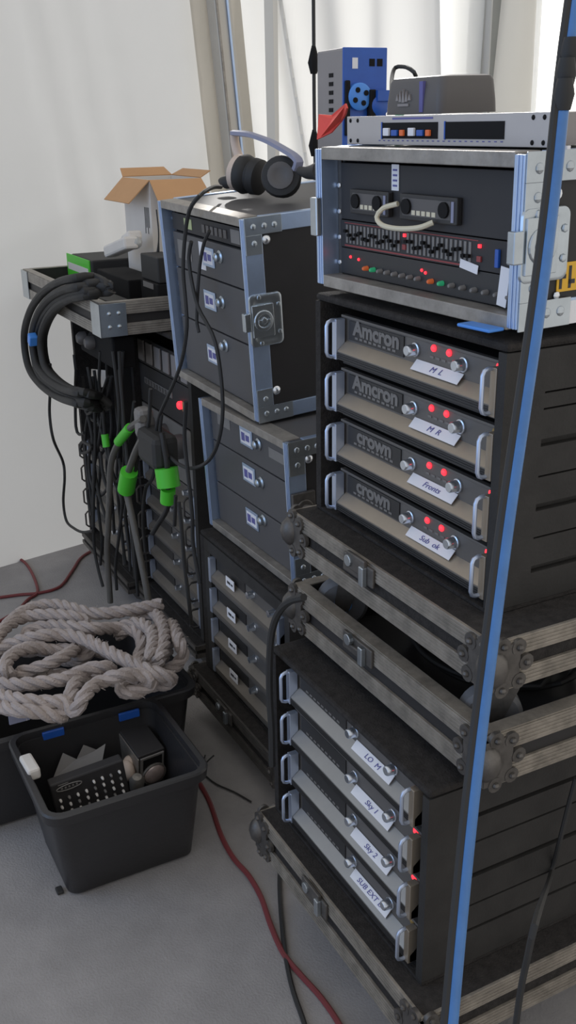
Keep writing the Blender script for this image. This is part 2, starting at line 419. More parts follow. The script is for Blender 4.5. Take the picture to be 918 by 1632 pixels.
def ball_corner(parent, x, y, z0, z1, sx, sy):
    """pressed steel corner wrapping the vertical edge at (x,y); sx,sy point outward"""
    b = MB(); h = z1 - z0; zm = (z0 + z1) / 2
    for k, (a, zz) in enumerate(((0.016, z1 - 0.006), (0.046, z1 - 0.014), (0.062, zm), (0.050, z0 + 0.014), (0.018, z0 + 0.006))):
        b.cyl((x - sx * a, y - sy * 0.002, zz), (x - sx * a, y + sy * 0.006, zz), 0.0135, 12)
        b.ball((x - sx * a, y + sy * 0.007, zz), 0.0058, 8)
        b.cyl((x - sx * 0.002, y - sy * a, zz), (x + sx * 0.006, y - sy * a, zz), 0.0135, 12)
        b.ball((x + sx * 0.007, y - sy * a, zz), 0.0058, 8)
    def bx(x0, x1, y0, y1): b.box(min(x0, x1), max(x0, x1), min(y0, y1), max(y0, y1), z0 + 0.006, z1 - 0.006)
    bx(x + sx * 0.004, x - sx * 0.050, y - sy * 0.002, y + sy * 0.005)
    bx(x - sx * 0.002, x + sx * 0.005, y + sy * 0.004, y - sy * 0.050)
    b.ball((x - sx * 0.004, y - sy * 0.004, zm), 0.026, 12, (1, 1, 1.25))
    b.build('ball_corner', 'darksteel', parent, smooth=True)

def trunk_catch(parent, x, y, z, top):
    b = MB(); s = 1 if top else -1
    b.box(x - 0.05, x + 0.05, y - 0.006, y, z - 0.018, z + 0.018); b.box(x - 0.03, x + 0.03, y - 0.012, y - 0.004, z - 0.004, z + s * 0.028 if s > 0 else z + 0.004)
    c = b.build('catch', 'darksteel', parent, bevel=0.002)
    MB().cyl((x - 0.02, y - 0.016, z + 0.012), (x - 0.02, y - 0.006, z + 0.012), 0.011, 12).build('catch_stud', 'steel', c, bevel=0.001)
    b = MB(); b.box(x + 0.018, x + 0.032, y - 0.016, y - 0.006, z - 0.02, z + 0.016)
    b.build('catch_lever', 'steel', c, bevel=0.0015)

def edged_board(name, label, cat, loc, w, d, h, hollow=False, casters=0.0, strip='aludirty', catch=True, catch_top=True, group=None, corners=True, cyaw=0.4, inset=(0.06, 0.06)):
    t = thing(name, label, cat, loc, (0, 0, 0), group)
    if hollow:
        b = MB(); th = 0.02
        b.box(0, w, 0, th, 0, h); b.box(0, w, d - th, d, 0, h); b.box(0, th, th, d - th, 0, h); b.box(w - th, w, th, d - th, 0, h); b.box(th, w - th, th, d - th, 0, 0.012)
        b.build('tray_body', 'black', t)
    else:
        MB().box(0, w, 0, d, 0, h).build('deck', 'carpet', t)
    sh = h * 0.36
    for za, zb in ((0.0, sh), (h - sh, h)):
        for k, (x0, x1, y0, y1) in enumerate(((-0.004, w + 0.004, -0.006, 0.0), (w, w + 0.006, 0.0, d), (-0.006, 0.0, 0.0, d))):
            b = MB().box(x0, x1, y0, y1, za, zb)
            for q in (0.16, 0.36, 0.56, 0.76):
                zz = za + (zb - za) * q
                if k == 0: b.box(x0, x1, y0 - 0.0012, y0, zz, zz + 0.003)
                elif k == 1: b.box(x1, x1 + 0.0012, y0, y1, zz, zz + 0.004)
            b.build('edge_strip', strip, t, bevel=0.0012)
        if zb == h and not hollow:
            pass
    if hollow:
        for x0, x1, y0, y1 in ((0, w, -0.004, 0.022), (w - 0.022, w + 0.004, 0.022, d), (-0.004, 0.022, 0.022, d)):
            MB().box(x0, x1, y0, y1, h + 0.0005, h + 0.003).build('rim_strip', strip, t)
    if corners:
        for x, y, sx, sy in ((0, 0, -1, -1), (w, 0, 1, -1), (w, d, 1, 1), (0, d, -1, 1)):
            ball_corner(t, x + sx * 0.006, y + sy * 0.006, 0.0, h, sx, sy)
    if catch:
        trunk_catch(t, w * 0.42, -0.007, h - sh * 0.75 if catch_top else h - sh * 0.6, catch_top)
    if casters:
        ix, iy = inset
        for x, y in ((ix, iy), (w - ix, iy), (ix, d - iy), (w - ix, d - iy)):
            caster(t, x, y, 0.0, -casters, cyaw)
    return t

D = 0.62
# bottom dolly and the lower rack of the stack by the blue cable
edged_board('caster_dolly', 'lowest dirty metal-edged caster board, standing on the floor under the lower amplifier rack', 'dolly', (-0.045, -0.160, 0.182), 0.618, 0.72, 0.100, casters=0.180, catch_top=True, inset=(0.15, 0.15))
LR = (-0.038, -0.128, 0.284)
rack(LR, 0.560, D, 0.406, 'black carpeted rack with four grey amplifiers, lowest in the stack behind the blue cable', slots=[(0.08, 0.006), (0.135, 0.004), (0.20, 0.010), (0.27, 0.004), (0.325, 0.009)])
notes = ['LO  M', 'Sky 1', 'Sky 2', 'SUB EXT D']
labs = ['silver-handled amplifier with white tape, topmost in the lowest rack', 'second grey amplifier from top in the lowest rack, white handwritten tape and red light', 'third grey amplifier from top in the lowest rack, white handwritten tape and red light', 'bottom amplifier of the lowest rack, long white tape, power light off']
for i in range(4):
    amp(0.033, -0.109, 0.5940 - i * 0.0980, 0.478, labs[i], 'amplifiers in the lowest rack', None, notes[i], leds=False, power='led' if i < 3 else 'off', strip='greystrip')

# cable tray standing on the lower rack, upper dolly parked in it
edged_board('trunk_tray', 'open metal-edged black tray on the lowest amplifier rack, cable coiled inside', 'tray', (-0.040, -0.070, 0.7220), 0.624, 0.68, 0.094, hollow=True, catch_top=False)
edged_board('caster_dolly', 'metal-edged caster board with blue wheels parked inside the open tray', 'dolly', (-0.040, -0.070, 0.892), 0.624, 0.68, 0.086, casters=0.156, cyaw=1.09 + PI, inset=(0.075, 0.094))
b = MB(); path = []
for k in range(7):
    for i in range(24):
        a = 2 * PI * i / 24; rr = 0.13 + 0.012 * math.sin(k * 2.1) + 0.006 * math.sin(3 * a + k)
        path.append((0.27 + rr * 1.25 * math.cos(a), 0.20 + rr * math.sin(a), 0.746 + 0.011 * k + 0.004 * math.sin(2 * a + k)))
tag(MB().tube(catmull(path, 0.02), 0.0052, 7).build('cable_coil', 'rubber', smooth=True), 'black cable coiled in the open metal-edged tray', 'cable')

# upper rack
UR = (-0.030, -0.024, 0.9795)
rack(UR, 0.548, D, 0.4245, 'black carpeted rack with four amplifiers and red lights, under the open equaliser case', slots=[(0.062, 0.012), (0.165, 0.012), (0.268, 0.012), (0.115, 0.003), (0.215, 0.003), (0.32, 0.003), (0.345, 0.003)])
brands = ['Amcron', 'Amcron', 'crown', 'crown']
notes = ['M  L', 'M  R', 'Fronts', 'Sub  ok']
labs = ['topmost amplifier of the upper rack, tan strip and white tape', 'second amplifier from top in the upper rack, its handle light not lit', 'third amplifier from top in the upper rack, white tape below twin red lights', 'bottom amplifier of the upper rack, just above the metal-edged caster board']
for i in range(4):
    amp(0.031, -0.001, 1.2890 - i * 0.0980, 0.494, labs[i], 'amplifiers in the upper rack', brands[i], notes[i], power='off' if i == 1 else 'led')
t = tag(MB().obox((0.469,-0.035,1.421), (0.066, 0.03, 0.005), Matrix.Rotation(0.1, 3, 'Z')).build('plastic_strip', 'bluelight', bevel=0.002), 'pale blue plastic strip wedged under the open equaliser case', 'strip')

# ------------------------------------------------------------------ flight cases
def flight_case(loc, yaw, tx, ty, w, d, h, label, latch_z, latch_h=0.115, top='drawer', hidden_latch=False, rails=True):
    t = thing('flight_case', label, 'case')
    posed(t, loc, yaw, tx, ty)
    p = 0.010
    b = MB(); b.box(0, w, 0.0, d, 0, p); b.box(0, p, 0, d, p, h - p); b.box(w - p, w, 0, d, p, h - p); b.box(p, w - p, d - p, d, p, h - p)
    b.build('shell', 'black', t)
    MB().box(0, w, 0.0, d, h - p, h).build('top_panel', top, t)
    e = 0.017; q = 0.034; o = 0.0035
    for x0, x1 in ((-o, e), (w - e, w + o)):     # vertical front extrusions
        b = MB().box(x0, x1, -0.012, q, 0, h)
        for g in (0.3, 0.65): b.box(x0 + (x1 - x0) * g, x0 + (x1 - x0) * g + 0.003, -0.0135, -0.012, 0, h)
        b.build('edge_extrusion', 'alu', t, bevel=0.0015)
    for z0, z1 in ((-o, e), (h - e, h + o)):
        MB().box(e, w - e, -0.012, q, z0, z1).build('edge_extrusion', 'aludull', t, bevel=0.0015)
    for x0, x1 in ((-o, e), (w - e, w + o)):
        for z0, z1 in ((-o, q), (h - q, h + o)):
            MB().box(x0, x1, q, d, z0, z1).build('edge_extrusion', 'alu', t, bevel=0.0015)
    for zc, s in ((h, -1), (0.0, 1)):
        b = MB(); xx = w + o
        z0, z1 = sorted((zc - s * o, zc + s * 0.036)); b.box(xx, xx + 0.0025, -0.010, 0.085, z0, z1)
        z0, z1 = sorted((zc + s * 0.036, zc + s * 0.080)); b.box(xx, xx + 0.0025, -0.010, 0.032, z0, z1)
        for yy, zz in ((0.012, 0.018), (0.040, 0.018), (0.066, 0.018), (0.012, 0.055)): b.ball((xx + 0.0025, yy, zc + s * zz), 0.0075, 10, (0.5, 1, 1))
        b.build('corner_brace', 'steel', t, bevel=0.0006)
    if rails:
        for xr in (e + 0.001, w - e - 0.011):
            b = MB().box(xr, xr + 0.010, 0.022, 0.026, e, h - e)
            b.build('rack_rail', 'darksteel', t)
            n = MB()
            k = 0
            z = e + 0.02
            while z < h - e - 0.01:
                n.ball((xr + 0.005, 0.0205, z), 0.0048, 8, (1, 0.6, 1)); z += 0.044
            n.build('rack_screw', 'rivet', t, smooth=True)
    # butterfly latch on the side next to the front edge
    if latch_z is not None:
        xx = w + o; z0 = latch_z - latch_h / 2; z1 = latch_z + latch_h / 2
        b = MB(); ring = lambda dx, m: [(xx + dx, yy, zz) for yy, zz, _ in [(q_[0], q_[1], 0) for q_ in rrect(-0.014 + m, 0.072 - m, z0 + m, z1 - m, 0.012, 0)]]
        b.rings([ring(0.0, 0), ring(0.004, 0.001), ring(0.006, 0.006), ring(0.004, 0.012), ring(0.0035, 0.02)])
        for yy, zz in ((0.012, z1 - 0.008), (0.012, z0 + 0.008), (0.062, z1 - 0.03), (0.062, z0 + 0.03)): b.ball((xx + 0.005, yy, zz), 0.006, 8, (0.6, 1, 1))
        l = b.build('butterfly_latch', 'steel', t, smooth=True)
        zc = latch_z
        b = MB(); b.box(xx + 0.004, xx + 0.010, -0.010, 0.046, zc - 0.038, zc + 0.038)
        b.lathe((xx + 0.010, 0.018, zc), (1, 0, 0), [(0.026, 0), (0.024, 0.003), (0.016, 0.004), (0.0155, 0.001), (0.008, 0.001), (0.007, 0.006), (0.0, 0.006)], 20)
        b.box(xx + 0.013, xx + 0.0155, 0.002, 0.034, zc - 0.004, zc + 0.004)
        b.build('twist_handle', 'steel', l, bevel=0.001)
        MB().box(w - 0.004, w + 0.012, -0.030, -0.0125, zc - 0.022, zc + 0.022).build('latch_tongue', 'steel', l, bevel=0.002)
    return t

def drawer(t, x0, x1, z0, z1, y, tagx, tagz, knobx, knobz, m='drawer', tag_tilt=0.0, th=0.018):
    d = MB().box(x0, x1, y, y + th, z0, z1).build('drawer', m, t, bevel=0.002)
    h = MB(); h.box(tagx - 0.036, tagx + 0.036, y - 0.003, y - 0.0002, tagz - 0.024, tagz + 0.024)
    h = h.build('label_holder', 'alu', d, bevel=0.001)
    MB().box(tagx - 0.029, tagx + 0.029, y - 0.0038, y - 0.0031, tagz - 0.017, tagz + 0.017).build('label_card', 'white', h)
    b = MB()
    b.box(tagx - 0.024, tagx - 0.004, y - 0.0044, y - 0.0039, tagz - 0.011, tagz + 0.011); b.box(tagx + 0.001, tagx + 0.022, y - 0.0044, y - 0.0039, tagz - 0.008, tagz + 0.008)
    b.build('printed_mark', 'ink', h)
    MB().lathe((knobx, y - 0.0002, knobz), (0, -1, 0), [(0.016, 0), (0.016, 0.003), (0.011, 0.006), (0.011, 0.014), (0.006, 0.018), (0.0, 0.018)], 18).build('drawer_knob', 'steel', d, smooth=True)
    return d

# open equaliser case on top of the upper rack
TW, TH = 0.530, 0.230
top_case = flight_case((-0.012, -0.016, 1.4235), 0.026, 0.019, 0.001, TW, 0.56, TH, 'open black flight case with an equaliser inside, topmost of the stack behind the blue cable', 0.112, 0.10, top='drawer')
MB().cyl((TW + 0.001, 0.045, 0.178), (TW + 0.008, 0.045, 0.178), 0.008, 12).build('bolt', 'rivet', top_case, smooth=True)
MB().box(TW + 0.0005, TW + 0.0042, 0.036, 0.56, -0.003, 0.030).build('edge_extrusion', 'white', top_case)
s = MB().box(TW + 0.0005, TW + 0.002, 0.060, 0.130, 0.044, 0.084).build('yellow_sticker', 'yellow', top_case)
g = MB()
for i in range(4):
    g.box(TW + 0.0021, TW + 0.0026, 0.064 + i * 0.017, 0.069 + i * 0.017, 0.048, 0.079); g.box(TW + 0.0021, TW + 0.0026, 0.064 + i * 0.017, 0.076 + i * 0.017, 0.062 - (i % 2) * 0.008, 0.068 - (i % 2) * 0.008)
g.build('printed_mark', 'inkblack', s)
for yy, zz in ((0.058, 0.088), (0.060, 0.040)):
    MB().ball((TW + 0.003, yy, zz), 0.006, 8, (0.5, 1, 1)).build('rivet', 'rivet', top_case, smooth=True)
MB().box(-0.0045, 0.018, -0.024, -0.0138, 0.085, 0.150).build('latch_keeper', 'steel', top_case, bevel=0.002)
s = MB().box(TW + 0.0005, TW + 0.0042, 0.060, 0.066, 0.205, 0.238).build('side_label', 'white', top_case)

def fit_in(case, name, label, cat, group=None):
    o = thing(name, label, cat, (0, 0, 0), (0, 0, 0), group); o.matrix_world = case.matrix_world.copy() if False else Matrix(case_m[case.name]); return o
bpy.context.view_layer.update()
case_m = {top_case.name: top_case.matrix_world.copy()}

# blank panel carrying two small receivers
t = fit_in(top_case, 'receiver_panel', 'black panel holding two small receivers with a cream cable, above the equaliser', 'panel')
MB().box(0.030, 0.500, 0.020, 0.024, 0.113, 0.207).build('plate', 'panel', t, bevel=0.001)
for x0, x1 in ((0.075, 0.190), (0.222, 0.368)):
    u = MB().box(x0, x1, 0.009, 0.0198, 0.126, 0.166).build('receiver', 'logo', t, bevel=0.002)
    MB().box(x0 + 0.010, x1 - 0.014, 0.008, 0.0089, 0.133, 0.160).build('window', 'boxgrey', u)
    b = MB()
    for i in range(5): b.box(x0 + 0.035 + i * 0.013, x0 + 0.044 + i * 0.013, 0.0072, 0.0079, 0.135, 0.142)
    b.build('meter_light', 'cream', u)
    for xx in (x0 + 0.022, x1 - 0.028): MB().cyl((xx, 0.008, 0.147), (xx, 0.004, 0.147), 0.012, 14).build('dial', 'deep', u, smooth=True)
    MB().box(x1 - 0.012, x1 - 0.006, 0.0075, 0.0089, 0.130, 0.160).build('switch', 'slateblue', u)
MB().tube(catmull([(0.222, 0.006, 0.150), (0.195, -0.004, 0.142), (0.186, -0.010, 0.128), (0.205, -0.012, 0.117), (0.25, -0.012, 0.115), (0.30, -0.010, 0.120), (0.318, 0.004, 0.128)], 0.006), 0.0042, 8).build('patch_cable', 'cream', t, smooth=True)
s = MB().box(0.186, 0.206, 0.0185, 0.0195, 0.168, 0.208).build('paper_tag', 'white', t)
g = MB()
for i in range(4): g.box(0.190, 0.202, 0.0180, 0.0184, 0.174 + i * 0.008, 0.177 + i * 0.008)
g.build('printed_mark', 'ink', s)

t = fit_in(top_case, 'graphic_equaliser', 'dark graphic equaliser with two banks of sliders and red lines', 'equaliser')
MB().box(0.030, 0.500, 0.018, 0.024, 0.0655, 0.1115).build('faceplate', 'panel', t, bevel=0.001)
for x0, n in ((0.050, 15), (0.232, 15)):
    for i in range(n):
        xx = x0 + i * 0.0112
        k = MB(); k.box(xx, xx + 0.0055, 0.0168, 0.0179, 0.0735, 0.1045)
        k = k.build('slider_track', 'midgrey', t)
        zz = 0.088 + 0.006 * math.sin(i * 1.7 + x0 * 30)
        MB().box(xx - 0.0008, xx + 0.0062, 0.0110, 0.0167, zz - 0.0025, zz + 0.0025).build('slider_cap', 'deep', k)
g = MB(); g.box(0.045, 0.410, 0.0172, 0.0179, 0.0680, 0.0705); g.box(0.045, 0.410, 0.0172, 0.0179, 0.1070, 0.1082); g.build('printed_line', 'redline', t)
for xx in (0.222, 0.410):
    MB().box(xx + 0.002, xx + 0.007, 0.0150, 0.0179, 0.098, 0.103).build('indicator_light', 'led', t)
    MB().box(xx, xx + 0.009, 0.0150, 0.0179, 0.078, 0.086).build('button', 'redline', t)
MB().box(0.452, 0.460, 0.013, 0.0179, 0.074, 0.100).build('switch', 'blue', t, bevel=0.001)
MB().obox((0.392, 0.0160, 0.069), (0.042, 0.001, 0.013), Matrix.Rotation(0.15, 3, 'Y')).build('label_tape', 'white', t)

t = fit_in(top_case, 'compressor', 'black rack unit with a row of small knobs and coloured lights, below the equaliser', 'rack unit')
MB().box(0.030, 0.500, 0.019, 0.024, 0.0190, 0.0640).build('faceplate', 'logo', t, bevel=0.001)
for x0 in (0.070, 0.275):
    for i in range(8):
        xx = x0 + 0.045 + i * 0.0215 if x0 < 0.1 else x0 + 0.025 + i * 0.0265
        m = 'orange' if i == 0 else 'green' if i == 1 else 'midgrey'
        MB().lathe((xx, 0.0188, 0.036), (0, -1, 0), [(0.0042, 0), (0.0036, 0.008), (0.0025, 0.010), (0.0, 0.010)], 10).build('knob', m, t, smooth=True)
for xx, zz in ((0.062, 0.050), (0.088, 0.048), (0.272, 0.050), (0.282, 0.047)):
    MB().ball((xx, 0.0186, zz), 0.0028, 8).build('indicator_light', 'led', t)
s = MB().obox((0.478, 0.010, 0.050), (0.020, 0.001, 0.056), Matrix.Rotation(0.12, 3, 'Y')).build('paper_tag', 'white', t)

# silver rack unit lying on the case
t = thing('silver_rack_unit', 'silver rack unit with two dark windows lying on the open equaliser case', 'rack unit', (0.004, 0.022, 1.6600), (0.019, 0, 0.012))
w = 0.512
MB().box(0.0, w, 0.0, 0.004, 0.0, 0.0445).build('faceplate', 'silverpanel', t, bevel=0.0008)
MB().box(0.030, w - 0.030, 0.0045, 0.22, 0.001, 0.043).build('casing', 'greycase', t)
for x0, x1 in ((0.112, 0.263), (0.283, 0.418)):
    f = MB().box(x0, x1, -0.0012, -0.0002, 0.010, 0.034).build('window', 'deep', t)
    g = MB(); g.box(x0 - 0.003, x0, -0.0018, -0.0004, 0.009, 0.035).build('window_edge', 'blue', f)
    if x0 < 0.2:
        for i, m in enumerate(('white', 'blue', 'orange', 'white', 'blue', 'orange')):
            xx = 0.120 + i * 0.0235
            MB().box(xx, xx + (0.016 if m != 'orange' else 0.010), -0.006, -0.0013, 0.014, 0.026 if m == 'white' else 0.023).build('button', m, f, bevel=0.001)
g = MB()
for i in range(24): g.box(0.10 + i * 0.0135, 0.105 + i * 0.0135, -0.0006, -0.0001, 0.006, 0.0075)
g.box(0.14, 0.25, -0.0006, -0.0001, 0.0385, 0.0415)
g.build('printed_scale', 'ink', t)
for xx in (0.012, 0.035, w - 0.014, w - 0.036):
    for zz in (0.006, 0.038): MB().ball((xx, -0.0003, zz), 0.0036, 8, (1, 0.5, 1)).build('panel_screw', 'deep', t)

# dark grey moulded box
t = thing('speaker_box', 'dark grey moulded plastic box with a pale crest, on the silver rack unit', 'box', (0.022, 0.085, 1.7062), (0.019, 0, 0.0))
prof = lambda z, i: rrect(0.0 + i, 0.165 - i, 0.0 + i * 1.2, 0.12 - i, 0.014, z)
b = MB().rings([prof(0.0, 0.0), prof(0.02, 0.001), prof(0.050, 0.004), prof(0.056, 0.007), prof(0.058, 0.013)])
b.build('casing', 'boxgrey', t, smooth=True)
g = MB()
for i, (xx, zz, hh) in enumerate(((0.042, 0.022, 0.010), (0.051, 0.020, 0.017), (0.060, 0.019, 0.021), (0.069, 0.020, 0.017), (0.078, 0.022, 0.010))):
    g.prism([(xx - 0.004, zz), (xx + 0.004, zz), (xx, zz + hh)], 'y', -0.0010, 0.006)
g.box(0.044, 0.076, -0.0010, 0.006, 0.013, 0.017)
g.build('crest', 'greycase', t)
MB().box(0.108, 0.118, -0.0012, 0.010, 0.003, 0.050).build('blue_stripe', 'ink', t)

# tall blue and grey power unit standing on the drawer case
BX = (-0.560, 0.350, 1.5310)
t = thing('blue_power_unit', 'tall grey box with a bright blue front and round fan, behind the red cloth', 'power unit', BX, (0, 0, 1.484))
w, d, h = 0.112, 0.15, 0.325
MB().box(0, w, 0.006, d, 0, h).build('casing', 'greycase', t, bevel=0.006)
MB().box(-0.001, w + 0.001, 0.0, 0.0058, 0, h).build('front_plate', 'blue', t, bevel=0.002)
g = MB()
for i in range(7): g.box(-0.0012, 0.0002, 0.055, 0.078, 0.150 + i * 0.019, 0.159 + i * 0.019)
g.build('side_vent', 'deep', t)
b = MB(); b.lathe((0.038, -0.0003, h - 0.105), (0, -1, 0), [(0.030, 0), (0.030, 0.010), (0.026, 0.013), (0.0, 0.013)], 28)
f = b.build('fan_cover', 'bluelight', t, smooth=True)
g = MB()
for k in range(4):
    a = k * PI / 2 + 0.5; g.cyl((0.038 + 0.016 * math.cos(a), -0.0135, h - 0.105 + 0.016 * math.sin(a)), (0.038 + 0.016 * math.cos(a), -0.0150, h - 0.105 + 0.016 * math.sin(a)), 0.0062, 10)
g.build('fan_hole', 'deep', f)
b = MB(); b.lathe((0.086, -0.0003, h - 0.125), (0, -1, 0), [(0.024, 0), (0.024, 0.018), (0.016, 0.024), (0.0, 0.024)], 20); b.box(0.074, 0.116, -0.030, -0.001, h - 0.115, h - 0.092)
b.build('socket', 'blue', t, smooth=True)
MB().box(0.002, 0.014, -0.010, -0.0003, h - 0.19, h - 0.07).build('bracket', 'deep', t, bevel=0.003)
MB().box(0.060, 0.076, -0.020, -0.0003, h - 0.155, h - 0.09).build('bracket', 'deep', t, bevel=0.003)
b = MB(); b.box(0.022, 0.036, -0.0012, -0.0002, h - 0.045, h - 0.022); b.build('sticker', 'white', t)
b = MB(); b.box(0.066, 0.080, -0.0012, -0.0002, h - 0.040, h - 0.024); b.box(0.086, 0.100, -0.0012, -0.0002, h - 0.040, h - 0.024); b.build('vent_hole', 'deep', t)

# red cloth, plug and small clutter at the case's rear edge
rp = [(-0.235,0.100,1.711),(-0.205,0.100,1.709),(-0.162,0.100,1.719),(-0.121,0.100,1.728),(-0.112,0.100,1.720),(-0.139,0.100,1.710),(-0.171,0.100,1.697),(-0.195,0.100,1.677),(-0.225,0.100,1.665)]
b = MB(); n = len(rp); cz = [Vector(p) + Vector((0, 0.012 * math.sin(i * 1.3), 0)) for i, p in enumerate(rp)]
b.rings([[tuple(p) for p in cz], [tuple(p + Vector((0, 0.004, 0))) for p in cz]])
tag(b.build('hanging_cloth', 'red'), 'orange red cloth flap hanging beside the blue and grey power unit', 'cloth')
t = thing('plug_block', 'small black and silver plug block beside the silver rack unit', 'plug', (-0.010, 0.060, 1.660))
MB().obox((-0.003, 0.02, 0.016), (0.03, 0.05, 0.028), Matrix.Rotation(0.5, 3, 'Z')).build('plug_body', 'rubber', t, bevel=0.006)
MB().obox((0.0, -0.012, 0.010), (0.018, 0.014, 0.018), Matrix.Rotation(0.5, 3, 'Z')).build('plug_collar', 'alu', t, bevel=0.003)
tag(MB().tube(catmull([(0.042,0.090,1.722),(-0.131,0.200,1.766),(-0.179,0.240,1.793),(-0.141,0.240,1.792),(-0.115,0.240,1.782),(-0.123,0.250,1.776)], 0.01), 0.004, 7).build('cable', 'rubber', smooth=True), 'short black cable arching behind the dark grey moulded box', 'cable')
b = MB(); b.lathe(tuple(Vector((-0.005,0.130,1.741))[:2]) + (1.6615,), (0.12, 0.05, 1), [(0.006, 0.0), (0.008, 0.045), (0.014, 0.065), (0.013, 0.085), (0.008, 0.095), (0.0, 0.097)], 14)
tag(b.build('green_plug', 'green', smooth=True), 'green plug behind the dark grey moulded box', 'plug')
b = MB(); b.ball(tuple(Vector(((0.015,0.090,1.707))[:2] + (1.678,))), 0.03, 12, (1.2, 1, 0.7))
tag(b.build('tape_roll', 'midgrey', smooth=True), 'small grey brown lump lying behind the silver rack unit', 'tape')

# ------------------------------------------------------------------ drawer case (second stack, upper)
W2, H2 = 0.524, 0.480
c2 = flight_case((-1.052, 0.103, 1.0290), 0.0, 0.066, 0.025, W2, 0.56, H2, 'tall flight case with three charcoal drawers, headphones resting on its top', 0.248, 0.125, top='drawer')
for zz in (0.430, 0.070):
    MB().lathe((W2 + 0.0002, 0.045, zz), (1, 0, 0), [(0.011, 0), (0.011, 0.002), (0.006, 0.007), (0.0, 0.008)], 14).build('bolt', 'rivet', c2, smooth=True)
y = 0.010
drawer(c2, 0.030, 0.494, 0.310, 0.402, y, 0.262, 0.362, 0.335, 0.372)
drawer(c2, 0.030, 0.494, 0.176, 0.306, y, 0.248, 0.250, 0.324, 0.258)
drawer(c2, 0.030, 0.494, 0.020, 0.172, y, 0.235, 0.103, 0.322, 0.146)
MB().box(0.205, 0.240, 0.0085, 0.0098, 0.325, 0.395).build('paper_tag', 'white', c2)
MB().box(0.060, 0.150, 0.0088, 0.0098, 0.335, 0.385).build('grey_tape', 'midgrey', c2)
bpy.context.view_layer.update(); case_m[c2.name] = c2.matrix_world.copy()
t = fit_in(c2, 'rack_receiver', 'slim black rack receiver with a pale green display, above the drawers', 'receiver')
MB().box(0.030, 0.494, 0.012, 0.017, 0.408, 0.452).build('faceplate', 'panel', t, bevel=0.001)
MB().box(0.115, 0.165, 0.0108, 0.0118, 0.418, 0.444).build('display', 'lcd', t)
g = MB()
for i in range(6): g.box(0.235 + i * 0.026, 0.252 + i * 0.026, 0.0092, 0.0118, 0.420, 0.440)
g.build('button', 'boxgrey', t)
MB().box(0.405, 0.455, 0.0105, 0.0118, 0.414, 0.446).build('side_plate', 'midgrey', t)

# ------------------------------------------------------------------ drawer case below
W3, H3 = 0.513, 0.372
c3 = flight_case((-0.869, 0.108, 0.6280), 0.0, 0.041, -0.011, W3, 0.56, H3, 'lower flight case with three charcoal drawers, under the case with the headphones', None, top='drawer')
y = 0.010
drawer(c3, 0.024, 0.490, 0.258, 0.350, y, 0.249, 0.318, 0.320, 0.318)
drawer(c3, 0.024, 0.490, 0.136, 0.254, y, 0.250, 0.218, 0.320, 0.216)
drawer(c3, 0.024, 0.490, 0.018, 0.132, y, 0.249, 0.092, 0.319, 0.112)
MB().box(0.375, 0.455, 0.0088, 0.0098, 0.300, 0.326).build('grey_tape', 'midgrey', c3)
MB().box(0.070, 0.150, 0.0088, 0.0098, 0.312, 0.342).build('grey_tape', 'midgrey', c3)
MB().lathe((W3 + 0.0002, 0.045, 0.325), (1, 0, 0), [(0.011, 0), (0.011, 0.002), (0.006, 0.007), (0.0, 0.008)], 14).build('bolt', 'rivet', c3, smooth=True)
b = MB(); b.box(W3 + 0.004, W3 + 0.016, -0.01, 0.05, 0.17, 0.25); b.lathe((W3 + 0.016, 0.02, 0.21), (1, 0, 0), [(0.024, 0), (0.022, 0.004), (0.010, 0.004), (0.008, 0.010), (0, 0.010)], 16)
b.build('butterfly_latch', 'darksteel', c3, bevel=0.002)

